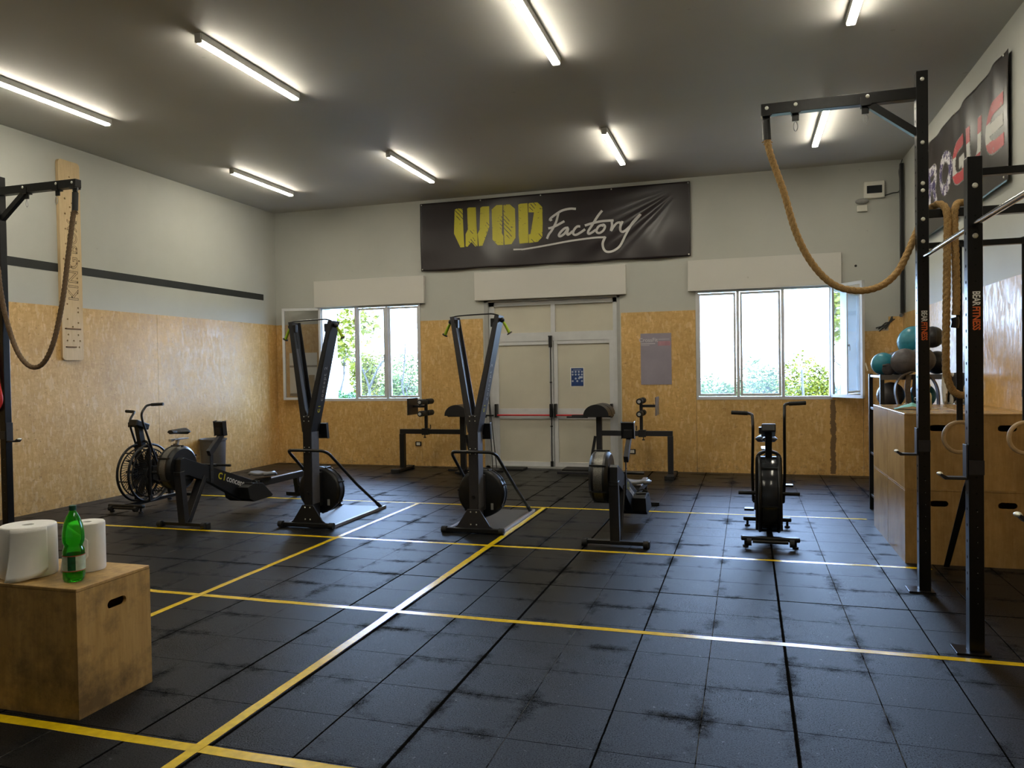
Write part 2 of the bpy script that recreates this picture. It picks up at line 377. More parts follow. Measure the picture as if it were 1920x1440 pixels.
    def build(s, name, mats, parent=None, smooth=False):
        bmesh.ops.recalc_face_normals(s.bm, faces=s.bm.faces[:])
        for e in s.bm.edges:
            if len(e.link_faces) == 2 and e.calc_face_angle(0) > .62: e.smooth = False
        if name in SPLIT:
            parts = islands(s.bm)
            if len(parts) > 1:
                os_ = []
                for keep in parts:
                    b2 = s.bm.copy(); b2.verts.ensure_lookup_table(); bmesh.ops.delete(b2, geom=[v for v in b2.verts if v.index not in keep], context='VERTS')
                    me = bpy.data.meshes.new(name); b2.to_mesh(me); b2.free()
                    for q in (mats if isinstance(mats, (list, tuple)) else [mats]): me.materials.append(q)
                    o = bpy.data.objects.new(name, me); COL.objects.link(o); o.parent = parent; os_.append(o)
                s.bm.free(); return os_[0]
        me = bpy.data.meshes.new(name); s.bm.to_mesh(me); s.bm.free()
        for q in (mats if isinstance(mats, (list, tuple)) else [mats]): me.materials.append(q)
        o = bpy.data.objects.new(name, me); COL.objects.link(o); o.parent = parent
        return o
def arc(pts, r=.05, n=5):
    """round the corners of a polyline"""
    pts = [Vector(p) for p in pts]; out = [pts[0]]
    for i in range(1, len(pts)-1):
        p = pts[i]; a = (pts[i-1]-p); b = (pts[i+1]-p); q = min(r, a.length*.45, b.length*.45)
        A = p+a.normalized()*q; B = p+b.normalized()*q
        for k in range(n+1):
            t = k/n; out.append(A*(1-t)**2+p*2*t*(1-t)+B*t*t)
    return out+[pts[-1]]
def spline(pts, n=12):
    pts = [Vector(p) for p in pts]; out = []
    P = [pts[0]*2-pts[1]]+pts+[pts[-1]*2-pts[-2]]
    for i in range(1, len(P)-2):
        for k in range(n):
            t = k/n; out.append(.5*((2*P[i])+(P[i+1]-P[i-1])*t+(2*P[i-1]-5*P[i]+4*P[i+1]-P[i+2])*t*t+(-P[i-1]+3*P[i]-3*P[i+1]+P[i+2])*t**3))
    return out+[pts[-1]]
def tag(o, label=None, cat=None, group=None, kind=None):
    if label: o['label'] = label
    if cat: o['category'] = cat
    if group: o['group'] = group
    if kind: o['kind'] = kind
    return o
def thing(name, label, cat, loc=(0, 0, 0), rz=0, group=None):
    o = bpy.data.objects.new(name, None); COL.objects.link(o); o.location = loc; o.rotation_euler = (0, 0, rz); o.empty_display_size = .1
    return tag(o, label, cat, group)
def dup(root, loc, label, rz=None):
    r = root.copy(); COL.objects.link(r); r.location = loc; r['label'] = label
    if rz is not None: r.rotation_euler = (0, 0, rz)
    for ch in [o for o in list(bpy.data.objects) if o.parent == root]:
        c = ch.copy(); COL.objects.link(c); c.parent = r
        for g in [o for o in list(bpy.data.objects) if o.parent == ch]:
            d = g.copy(); COL.objects.link(d); d.parent = c
    return r
def S(name, mb, m, parent=None):
    o = mb.build(name, m, parent)
    if parent is None: o['kind'] = 'structure'
    return o
def curve_bm(cu):
    o = bpy.data.objects.new('tmp', cu); COL.objects.link(o); bpy.context.view_layer.update()
    dg = bpy.context.evaluated_depsgraph_get(); me = bpy.data.meshes.new_from_object(o.evaluated_get(dg))
    bm = bmesh.new(); bm.from_mesh(me); bpy.data.objects.remove(o); bpy.data.curves.remove(cu); bpy.data.meshes.remove(me)
    return bm
def text_bm(txt, size, ext=.0005, outline=0, shear=0, sp=1, bold=0):
    cu = bpy.data.curves.new('t', 'FONT'); cu.body = txt; cu.size = size; cu.align_x = 'CENTER'; cu.align_y = 'CENTER'
    cu.shear = shear; cu.space_character = sp; cu.resolution_u = 3
    if outline: cu.fill_mode = 'NONE'; cu.bevel_depth = outline; cu.bevel_resolution = 0
    else: cu.extrude = ext; cu.offset = bold
    return curve_bm(cu)
def text(name, txt, size, M, m, parent, fit=None, **kw):
    b = MB(); b.bm.free(); b.bm = text_bm(txt, size, **kw)
    if fit:
        xs = [v.co.x for v in b.bm.verts]; k = fit/(max(xs)-min(xs)); c = (max(xs)+min(xs))/2
        for v in b.bm.verts: v.co.x = (v.co.x-c)*k
    b.bm.transform(M)
    for f in b.bm.faces: f.material_index = 0
    return b.build(name, m, parent)
def frame(o, xd, yd):
    """matrix taking text XY into the plane spanned by xd, yd at o"""
    xd = Vector(xd).normalized(); yd = Vector(yd).normalized(); zd = xd.cross(yd)
    M = Matrix((xd, yd, zd)).transposed().to_4x4(); M.translation = Vector(o); return M
def holed(outer, holes, th):
    """flat panel in XY with holes cut through, thickness th, lower face at z=-th/2"""
    cu = bpy.data.curves.new('p', 'CURVE'); cu.dimensions = '2D'; cu.fill_mode = 'BOTH'; cu.extrude = th/2
    for lp in [outer]+holes:
        sp_ = cu.splines.new('POLY'); sp_.points.add(len(lp)-1); sp_.use_cyclic_u = True
        for i, (x, y) in enumerate(lp): sp_.points[i].co = (x, y, 0, 1)
    return curve_bm(cu)
def slot(cx, cz, w, h, n=6):
    r = h/2; P = []
    for s_ in (1, -1):
        for k in range(n+1):
            a = -PI/2+PI*k/n if s_ == 1 else PI/2+PI*k/n
            P.append((cx+s_*(w/2-r)+r*math.cos(a), cz+r*math.sin(a)))
    return P
def rrect(x0, x1, y0, y1, r, n=5):
    P = []
    for cx_, cy_, a0 in ((x1-r, y0+r, -PI/2), (x1-r, y1-r, 0), (x0+r, y1-r, PI/2), (x0+r, y0+r, PI)):
        for k in range(n+1): a = a0+PI/2*k/n; P.append((cx_+r*math.cos(a), cy_+r*math.sin(a)))
    return P
def circ(x, y, r, n=12): return [(x+r*math.cos(2*PI*k/n), y+r*math.sin(2*PI*k/n)) for k in range(n)]
def slice_grid(bm, step, axes=(0, 1), lo=(-5, -5), hi=(5, 5)):
    for k, ax in enumerate(axes):
        v = lo[k]
        while v < hi[k]:
            n = Vector((0, 0, 0)); n[ax] = 1; c = Vector((0, 0, 0)); c[ax] = v
            bmesh.ops.bisect_plane(bm, geom=bm.verts[:]+bm.edges[:]+bm.faces[:], plane_co=c, plane_no=n); v += step

# ================================================================== THE SETTING
S('floor', MB().box(XL-.15, XR+.15, YF-.15, YB+.05, -.12, 0), FLOOR_M)
S('ceiling', MB().box(XL-.15, XR+.15, YF-.15, YB+.35, ZC, ZC+.2), CEIL)
S('wall_left', MB().box(XL-.2, XL, YF-.15, YB+.3, -.12, ZC), PLASTER)
S('wall_right', MB().box(XR, XR+.2, YF-.15, YB+.3, -.12, ZC), PLASTER)
S('wall_front', MB().box(XL, XR, YF-.2, YF, -.12, ZC), PLASTER)
WL = (-7.20, -5.28); WR = (-.69, 1.245); WZ = (1.13, 2.79); DX = (-4.13, -1.86); DZ = 2.79
w = MB(); Y0, Y1 = YB, YB+.32
for (a, b, c, d) in ((XL, WL[0], 0, ZC), (WL[0], WL[1], 0, WZ[0]), (WL[0], WL[1], WZ[1], ZC), (WL[1], DX[0], 0, ZC), (DX[0], DX[1], DZ, ZC), (DX[1], WR[0], 0, ZC), (WR[0], WR[1], 0, WZ[0]), (WR[0], WR[1], WZ[1], ZC), (WR[1], XR, 0, ZC)):
    w.box(a, b, Y0, Y1, c, d)
S('wall_back', w, PLASTER)
S('trim_0', MB().box(DX[0], DX[1], YB, YB+.34, -.12, .03), JAMB)
# strand board cladding, sheet by sheet
T = .015; OT = 2.49
n_tr = 0
def clad(x0, x1, y0, y1, z0, z1, bm=None):
    global n_tr; n_tr += 1
    S('trim_%d' % n_tr, MB().box(x0, x1, y0, y1, z0, z1), OSB)
yy = [YF, -.9, 1.6, 4.1, 6.6, 9.08, 11.55, YB-T]
for a, b in zip(yy, yy[1:]): clad(XL, XL+T, a+.002, b-.002, 0.0, 2.50)
for (a, b, c, d) in ((XL+T, -7.2, 0, 2.50), (-7.196, -5.28, 0, 1.12), (-5.276, -4.15, 0, 2.485), (-1.84, -.695, 0, 2.495), (-.691, 1.25, 0, 1.115), (1.254, 1.66, 0, 2.08), (1.664, 2.0, 0, 2.10), (2.0, XR, 0, 2.30)):
    clad(a, b, YB-T, YB-.001, c, d)
for a, b in zip([YF, -.8, 1.6, 4.0, 6.4, 8.8, 10.6], [-.802, 1.598, 3.998, 6.398, 8.798, 10.598, YB-T]): clad(XR-T, XR, a, b, 0, 2.335)
# dirty cable chase below the right window
gs = NT('grimy_stain'); tcs = gs.n('TexCoord').outputs['Object']; sxs = gs.n('SeparateXYZ'); gs.l(tcs, sxs.inputs[0])
ds_ = gs.rng(gs.math('ABSOLUTE', gs.math('SUBTRACT', sxs.outputs['X'], 1.252)), .012, .07, .62, .0)
gs.l(gs.mix(gs.math('GREATER_THAN', gs.math('ADD', gs.math('SUBTRACT', gs.noise(tcs, 16, 5, .7), .5), ds_), .36), (.62, .39, .14, 1), (.17, .105, .05, 1)), gs.b.inputs['Base Color'])
tag(MB().box(1.16, 1.31, YB-T-.003, YB-T, .02, 1.11).build('stained_strip', gs.M), kind='structure').name = 'trim_%d' % (n_tr+1)
n_tr += 1
# black painted line on the left wall
n_tr += 1; S('trim_%d' % n_tr, MB().box(XL, XL+.003, YF, 11.68, 2.925, 3.03), STRIPE)
# roller shutter boxes
for (a, b) in ((-7.30, -5.18), (-4.27, -1.75), (-.80, 1.375)):
    n_tr += 1; mb = MB().box(a, b, YB-.07, YB, 2.80, 3.25, .004).box(a-.0, b+.0, YB-.078, YB, 2.785, 2.80)
    S('trim_%d' % n_tr, mb, TRIMP)
# ------------------------------------------------------------------ windows
def window(name, x0, x1, muls, mats_, skip):
    yb = YB+.04
    fr = MB(); z0, z1 = WZ; t = .035
    fr.box(x0, x1, YB-.02, yb+.03, z0-.012, z0+t).box(x0, x1, YB-.02, yb+.03, z1-t, z1)
    fr.box(x0, x0+t, YB-.02, yb+.03, z0+t, z1-t).box(x1-t, x1, YB-.02, yb+.03, z0+t, z1-t)
    root = S(name, fr, ALU)
    S('window_reveal', MB().box(x0, x1, YB+.07, YB+.32, z0-.02, z0+.005), TRIMP, root)
    xs = [x0]+muls+[x1]
    for i in range(3):
        a, b = xs[i], xs[i+1]
        if i > 0: S('mullion', MB().box(a-.022, a+.022, YB-.024, yb+.03, z0+t, z1-t, .003), ALU, root)
        if i == skip: continue
        a += .03; b -= .03; c, d = z0+.045, z1-.045; s_ = .034
        sf = S('sash', MB().box(a, b, YB-.012, yb, c, c+s_).box(a, b, YB-.012, yb, d-s_, d).box(a, a+s_, YB-.012, yb, c+s_, d-s_).box(b-s_, b, YB-.012, yb, c+s_, d-s_), ALU, root)
        S('pane', MB().box(a+s_, b-s_, YB+.012, YB+.017, c+s_, d-s_), mats_[i], sf)
        S('handle', MB().box(b-.02, b-.006, YB-.045, YB-.012, 1.9, 1.93).box(b-.02, b-.006, YB-.05, YB-.038, 1.83, 1.93), ALU, sf)
    return root
w1 = window('window_1', WL[0], WL[1], [-6.508, -5.910], [None, HAZE, HAZE], 0)
w2 = window('window_2', WR[0], WR[1], [-.071, .57], [HAZE2, HAZE2, None], 2)
def open_sash(parent, hx, dirx, ang, width, glass):
    """casement sash swung into the room about a vertical hinge"""
    d = Vector((dirx*math.cos(ang), -math.sin(ang), 0)); o = Vector((hx, YB-.03, 0)); z0, z1 = WZ[0]+.02, WZ[1]-.01; s_ = .042
    mb = MB()
    for (u0, u1, a, b) in ((0, width, z0, z0+s_), (0, width, z1-s_, z1), (0, s_, z0, z1), (width-s_, width, z0, z1)):
        mb.beam(o+d*u0+Vector((0, 0, (a+b)/2)), o+d*u1+Vector((0, 0, (a+b)/2)), .04, b-a)
    sf = S('open_sash', mb, ALU, parent)
    S('pane', MB().beam(o+d*s_+Vector((0, 0, (z0+z1)/2)), o+d*(width-s_)+Vector((0, 0, (z0+z1)/2)), .005, z1-z0-2*s_), glass, sf)
    e = o+d*(width-.02); n = Vector((d.y, -d.x, 0))*(-dirx)
    S('handle', MB().beam(e+Vector((0, 0, 1.62)), e+n*.04*1+Vector((0, 0, 1.62)), .018, .03).beam(e+n*.045+Vector((0, 0, 1.64)), e+n*.055+d*.03+Vector((0, 0, 1.53)), .016, .02), WPL, sf)
open_sash(w1, -7.19, -1, R(14), .70, SASHG)
open_sash(w2, 1.24, 1, R(58), .66, thin_glass('right_sash_pane', .26, (.62, .70, .66, 1)))
# ------------------------------------------------------------------ door
dj = MB().box(DX[0], DX[0]+.07, YB, YB+.2, 0, DZ).box(DX[1]-.05, DX[1], YB, YB+.2, 0, DZ).box(DX[0], DX[1], YB, YB+.2, DZ-.04, DZ)
door = S('door_1', dj, JAMB)
yd = YB+.05; ax, bx = DX[0]+.07, DX[1]-.05; mx = -2.965; TZ = 2.16
f = MB().box(ax, ax+.09, yd, yd+.06, .03, DZ-.04).box(bx-.07, bx, yd, yd+.06, .03, DZ-.04).box(ax, bx, yd, yd+.06, DZ-.11, DZ-.04)
f.box(ax, bx, yd-.005, yd+.06, TZ-.07, TZ+.07).box(mx-.035, mx+.035, yd, yd+.06, TZ+.07, DZ-.11)
S('door_frame', f, ALU, door)
S('outer_panel', MB().box(ax, bx, yd+.055, yd+.075, 0, DZ), DOORM, door)
S('transom_panel', MB().box(ax+.09, mx-.035, yd+.03, yd+.04, TZ+.07, DZ-.11).box(mx+.035, bx-.07, yd+.03, yd+.04, TZ+.07, DZ-.11), DOORM, door)
for (a, b) in ((ax+.09, mx-.004), (mx+.004, bx-.07)):
    lf = MB().box(a, a+.065, yd+.004, yd+.05, .02, TZ-.07, .003).box(b-.065, b, yd+.004, yd+.05, .02, TZ-.07, .003).box(a+.065, b-.065, yd+.004, yd+.05, .02, .10).box(a+.065, b-.065, yd+.004, yd+.05, TZ-.13, TZ-.07).box(a+.065, b-.065, yd+.006, yd+.05, .81, .98)
    L_ = S('door_leaf', lf, ALU, door)
    S('leaf_panel', MB().box(a+.065, b-.065, yd+.025, yd+.035, .10, TZ-.13), DOORM, L_)
    S('push_bar', MB().cyl((a+.05, yd-.07, .875), (b-.05, yd-.07, .875), .014, 12), RED, L_)
    S('push_bar_housing', MB().box(a+.012, a+.05, yd-.10, yd+.004, .84, 1.06, .008).box(b-.05, b-.012, yd-.10, yd+.004, .84, 1.06, .008), PLAST, L_)
S('latch_rod', MB().cyl((mx-.04, yd-.02, .03), (mx-.04, yd-.02, 2.16), .009, 8).box(mx-.065, mx-.015, yd-.05, yd+.0, 1.98, 2.15, .006).box(mx-.07, mx-.01, yd-.055, yd, 2.15, 2.17).box(mx-.06, mx-.02, yd-.04, yd, .03, .12).cyl((mx-.04, yd-.02, .68), (mx-.04, yd-.02, .70), .02, 10).cyl((mx-.04, yd-.02, 1.4), (mx-.04, yd-.02, 1.42), .02, 10), PLAST, door)

# ================================================================== OUTSIDE
GRASS = mat('outdoor_ground', (.07, .08, .03, 1), .9, nscale=3, namt=.3)
BARK = mat('pale_bark', (.10, .09, .08, 1), .9, nscale=20, namt=.3, bump=.5)
def leafmat(name, c): return mat(name, c, .6, nscale=3, namt=.35)
LG = leafmat('yellow_green_leaves', (.15, .155, .008, 1)); LD = leafmat('mid_green_leaves', (.020, .085, .012, 1)); LP = leafmat('pale_green_leaves', (.10, .145, .035, 1))
S('ground_outside', MB().box(-60, 60, YB+.32, 90, -.3, -.12), GRASS).name = 'floor_yard'
def foliage(bm_, c, rad, n, size, rnd):
    for _ in range(n):
        v = Vector((rnd.gauss(0, 1), rnd.gauss(0, 1), rnd.gauss(0, 1))).normalized()*(rnd.random()**.4)
        p = Vector(c)+Vector((v.x*rad[0], v.y*rad[1], v.z*rad[2]))
        a = Vector((rnd.uniform(-1, 1), rnd.uniform(-1, 1), rnd.uniform(-.6, .6))).normalized(); b = a.cross(Vector((rnd.uniform(-1, 1), rnd.uniform(-1, 1), rnd.uniform(-1, 1)))).normalized()
        s_ = size*rnd.uniform(.6, 1.4); q = [p-a*s_, p-b*s_*.45, p+a*s_, p+b*s_*.45]
        bm_.faces.new([bm_.verts.new(x) for x in q])
def bush(name, label, cat, loc, blobs, n, size, m, seed, group=None, kind=None):
    rnd = random.Random(seed); mb = MB()
    for (c, r_) in blobs: foliage(mb.bm, c, r_, n, size, rnd)
    root = thing(name, label, cat, loc, 0, group); mb.build('foliage', m, root); st = MB()
    for (c, r_) in blobs:
        for k in range(3): st.tube([(c[0]*.3+rnd.uniform(-.1, .1), c[1]*.3, -.12), (c[0]*.8, c[1]*.8, c[2]*.6), (c[0]+rnd.uniform(-.3, .3)*r_[0], c[1], c[2]+r_[2]*rnd.uniform(0, .5))], [.03, .02, .008], 6)
    st.build('stem', BARK, root); return root
def branchy(name, label, loc, h, spread, seed, leaf, nleaf, lsize, rad=.06, bare=False):
    rnd = random.Random(seed); mb = MB(); lf = MB(); root = thing(name, label, 'tree', loc)
    def grow(p, d, L, r, lvl):
        pts = [p]; q = p.copy(); dd = d.copy()
        for k in range(4):
            dd = (dd+Vector((rnd.uniform(-1, 1), rnd.uniform(-1, 1), rnd.uniform(-.5, .6)))*.16).normalized(); q = q+dd*L/4; pts.append(q.copy())
        mb.tube(pts, [r*(1-.12*k) for k in range(5)], 6)
        if lvl < 3:
            for k in range(3 if lvl < 2 else 2):
                i = rnd.randint(2, 4); nd = (dd+Vector((rnd.uniform(-1, 1), rnd.uniform(-1, 1), rnd.uniform(-.35, .7)))*spread).normalized()
                grow(pts[i], nd, L*rnd.uniform(.5, .75), r*.5, lvl+1)
        if lvl >= 2 and nleaf: foliage(lf.bm, q, (.45, .45, .38), nleaf, lsize, rnd)
    grow(Vector((0, 0, -.12)), Vector((0, 0, 1)), h, rad, 0)
    mb.build('trunk', BARK, root)
    if nleaf: lf.build('crown', leaf, root)
    else: lf.bm.free()
    return root
branchy('garden_tree', 'yellow-green leafy tree outside the open pane of the left window', (-9.5, 16.6, 0), 2.0, 1.0, 11, LG, 90, .085, .06)
branchy('bare_tree', 'pale bare-branched tree outside the middle of the left window', (-7.9, 15.0, 0), 1.4, 1.25, 23, LG, 0, .1, .05)
bush('garden_bush', 'dark green bush low outside the open pane of the left window', 'bush', (-9.15, 16.2, 0), [((-.3, 0, .85), (.42, .35, .42)), ((.22, .1, .75), (.4, .35, .42))], 3000, .032, LD, 5)
bush('garden_bush', 'yellow-green bush seen through the dusty middle pane of the left window', 'bush', (-9.5, 18.6, 0), [((0, 0, 1.3), (.75, .4, .95)), ((-.35, 0, 1.6), (.4, .35, .6))], 2600, .045, LG, 6)
bush('garden_bush', 'light green bush seen through the right-hand pane of the left window', 'bush', (-7.95, 17.2, 0), [((0, 0, 1.2), (.68, .4, .95)), ((-.35, .1, 1.0), (.4, .35, .5))], 2600, .045, LP, 8)
branchy('bare_tree', 'thin bare tree outside the right-hand pane of the left window', (-6.65, 14.9, 0), 1.5, .9, 31, LG, 0, .1, .03)
hl = ['yellow-green bush outside the clear open pane of the right window', 'pale green bush behind the hazy middle pane of the right window', 'pale bush behind the hazy left pane of the right window', 'far right bush outside the right window, behind the open sash']
for i, (x_, y_, h_) in enumerate(((1.20, 16.0, 1.30), (.36, 18.2, 1.25), (-.62, 17.0, 1.0), (2.6, 17.6, 1.35))):
    bush('hedge_bush', hl[i], 'bush', (x_, y_, 0), [((-.1, 0, h_*.78), (.5, .32, h_*.70)), ((.3, 0, h_*.65), (.38, .3, h_*.62))], 2600, .04, LG if i in (0, 3) else LP, 40+i)
tag(MB().tube([(1.08, 15.35, -.12), (1.09, 15.35, .8), (1.06, 15.35, 1.55)], [.03, .025, .02], 8).build('garden_stake', BARK), 'thin brown stake standing before the hedge outside the right window', 'stake')
tag(MB().box(-8.25, -7.86, 13.6, 13.75, -.12, 3.3).build('garden_pillar', mat('white_render', (.85, .85, .85, 1), .8, nscale=4, namt=.04)), 'white rendered pillar just outside the open pane of the left window', 'pillar')

# ================================================================== FIXTURES
# ceiling lights
lamp_lab = {(-6.85, 5.5): 'leftmost ceiling tube light of the nearer row', (-4.42, 5.5): 'ceiling tube light second from the left in the nearer row',
 (-1.64, 5.5): 'third ceiling tube light from the left in the nearer row, cut off at the top', (.89, 5.5): 'ceiling tube light at the right end of the nearer row, above the rope arm',
 (-6.88, 9.2): 'leftmost ceiling tube light of the far row, over the bikes', (-4.45, 9.2): 'ceiling tube light of the far row left of the black banner',
 (-1.58, 9.2): 'ceiling tube light of the far row over the black banner', (.92, 9.2): 'ceiling tube light at the right end of the far row, seen behind the steel arm',
 (-6.85, 1.85): 'ceiling tube light above the far left of the camera, out of view', (-4.42, 1.85): 'ceiling tube light above the foreground plywood box, out of view',
 (-1.64, 1.85): 'ceiling tube light just left above the camera, out of view', (.89, 1.85): 'ceiling tube light just right above the camera, out of view'}
l0 = None
for (x_, y_), lb in lamp_lab.items():
    if l0 is None:
        l0 = thing('tube_light', lb, 'ceiling light', (x_, y_, ZC), 0, 'ceiling tube lights')
        MB().box(-.038, .038, 0, 1.5, -.060, 0, .004).build('housing', LHOUSE, l0)
        MB().box(-.034, .034, .02, 1.48, -.078, -.061, .006).build('diffuser', EMIT, l0)
        MB().box(-.031, .031, -.01, .02, -.080, 0, .006).box(-.031, .031, 1.48, 1.51, -.080, 0, .006).build('end_cap', LHOUSE, l0)
    else: dup(l0, (x_, y_, ZC), lb)
# fuse box, emergency light, cable, pipe
t = thing('fuse_box', 'white wall fuse box with smoked flap high on the back wall', 'fuse box', (1.82, YB, 4.12))
MB().box(-.135, .135, -.07, 0, -.12, .12, .012).build('body', WPL, t); MB().box(-.10, .10, -.078, -.068, -.055, .055, .004).build('cover_flap', DARKGL, t)
t = thing('emergency_light', 'small oval bulkhead lamp under the fuse box', 'emergency light', (1.66, YB, 3.93))
MB().ball((0, -.03, .04), .09, 24, 12, (1, .5, .45)).build('lens', GREYGL, t); MB().box(-.065, .07, -.05, 0, -.11, -.02, .006).build('base', WPL, t)
tag(MB().tube(spline([(1.955, YB-.01, 4.03), (2.06, YB-.012, 4.06), (2.14, YB-.012, 4.07), (2.165, YB-.012, 4.15), (2.15, YB-.012, 4.35), (2.17, YB-.012, 4.45), (2.19, YB-.02, 4.525)], 6), .006, 6).build('cable', PLAST), 'thin black cable running from the fuse box up to the ceiling corner', 'cable')
tag(MB().box(2.135, 2.185, YB-.16, YB-.10, 2.34, 4.44, .006).build('corner_pipe', PLAST), 'black pipe standing up the back right corner behind the tall post', 'pipe')
MB().cyl((2.16, YB-.13, 2.32), (2.13, YB-.2, 2.30), .025, 10).build('pipe_elbow', STEEL, bpy.data.objects['corner_pipe'])
for (x_, z_, lb) in ((-5.35, .38, 'black framed wall socket below the left ghd bench'), (-1.69, .305, 'black framed wall socket behind the right ghd bench')):
    t = thing('wall_socket', lb.replace('ghd', 'back-extension'), 'socket', (x_, YB-T, z_)); MB().box(-.055, .055, -.012, 0, -.038, .038, .004).build('frame', PLAST, t); MB().box(-.034, .034, -.015, -.011, -.024, .024, .002).build('insert', WPL, t)
# small holes and marks on the plaster
tag(MB().cyl((1.575, YB-.004, 3.05), (1.575, YB, 3.05), .018, 10).build('wall_hole', INK), 'small dark hole in the plaster right of the right window', 'hole')
ck = MB()
rr = random.Random(3)
for k in range(5):
    ck.tube([(1.93+rr.uniform(-.1, .05), YB-T-.002, 2.12+rr.uniform(-.03, .03)), (1.97+rr.uniform(-.04, .04), YB-T-.002, 2.2+rr.uniform(-.05, .05)), (2.04+rr.uniform(-.06, .04), YB-T-.002, 2.27+rr.uniform(-.05, .04))], .008, 5)
tag(ck.build('cable_knot', PLAST), 'tangle of black wire at the board edge above the teal balls', 'wire')

# posters
t = thing('notice', 'small blue notice sheet with white round symbols on the right door leaf', 'notice', (-2.575, yd+.024, 1.49))
MB().box(-.115, .115, -.002, 0, -.155, .155).build('sheet', WHITE, t); MB().box(-.10, .10, -.004, -.002, -.145, .145).build('print', BLUE, t)
sy_ = MB()
for (x_, z_) in [(-.075, .085), (-.025, .085), (.027, .085), (.077, .085), (-.075, .04), (-.025, .04), (.027, .04), (.077, .04), (-.025, -.025), (.03, -.02), (-.075, -.065), (0, -.065), (.077, -.065)]:
    sy_.cyl((x_, -.0045, z_), (x_, -.005, z_), .016, 12)
sy_.box(-.07, .07, -.005, -.0045, .112, .119).box(.03, .09, -.006, -.0045, -.022, .012).build('symbols', mat('pale_print', (.42, .47, .60, 1), .6, nscale=20, namt=.1), t)
t = thing('poster', 'faded purple grey poster on the strand board right of the door', 'poster', (-1.30, YB-T, 1.757))
MB().box(-.237, .237, -.006, 0, -.40, .40).build('sheet', PURP, t)
text('title_print', 'CrossFit', .085, frame((-.115, -.0075, .295), (1, 0, 0), (0, 0, 1)), mat('pale_lilac_print', (.55, .53, .58, 1), .6, nscale=9, namt=.05), t, bold=.001)
MB().box(-.23, -.01, -.0075, -.006, .235, .247).box(-.23, -.10, -.0075, -.006, .213, .219).build('rule_line', bpy.data.materials['pale_lilac_print'], t)
MB().box(.03, .225, -.0075, -.006, .205, .275).build('red_patch', mat('faded_red_print', (.42, .22, .26, 1), .6, nscale=9, namt=.2), t)
MB().box(.04, .21, -.0075, -.006, .295, .315).build('small_print', mat('lilac_print', (.38, .36, .43, 1), .6, nscale=9, namt=.2), t)
# coloured panel standing in for the bright reflection in the open left sash
t = thing('sash_reflection', 'white panel with grey bar standing in for a reflection in the open left sash', 'board', (-7.54, YB-T, 1.13))
MB().box(-.31, .25, -.012, 0, .10, .86).build('panel', mat('white_reflection_paint', (.80, .82, .86, 1), .25, nscale=4, namt=.04), t)
MB().box(-.31, .25, -.02, -.012, .60, .635).build('bar', mat('grey_reflection_paint', (.25, .24, .25, 1), .5, nscale=4, namt=.04), t)
MB().box(.08, .20, -.018, -.012, .12, .46).build('brown_patch', mat('brown_reflection_paint', (.30, .22, .13, 1), .7, nscale=9, namt=.2), t)
MB().box(-.31, .25, -.02, -.012, .08, .13).build('rail', mat('reflection_band_paint', (.25, .18, .11, 1), .7, nscale=9, namt=.2), t)  # bar, patch and rail are bands of the painted reflection

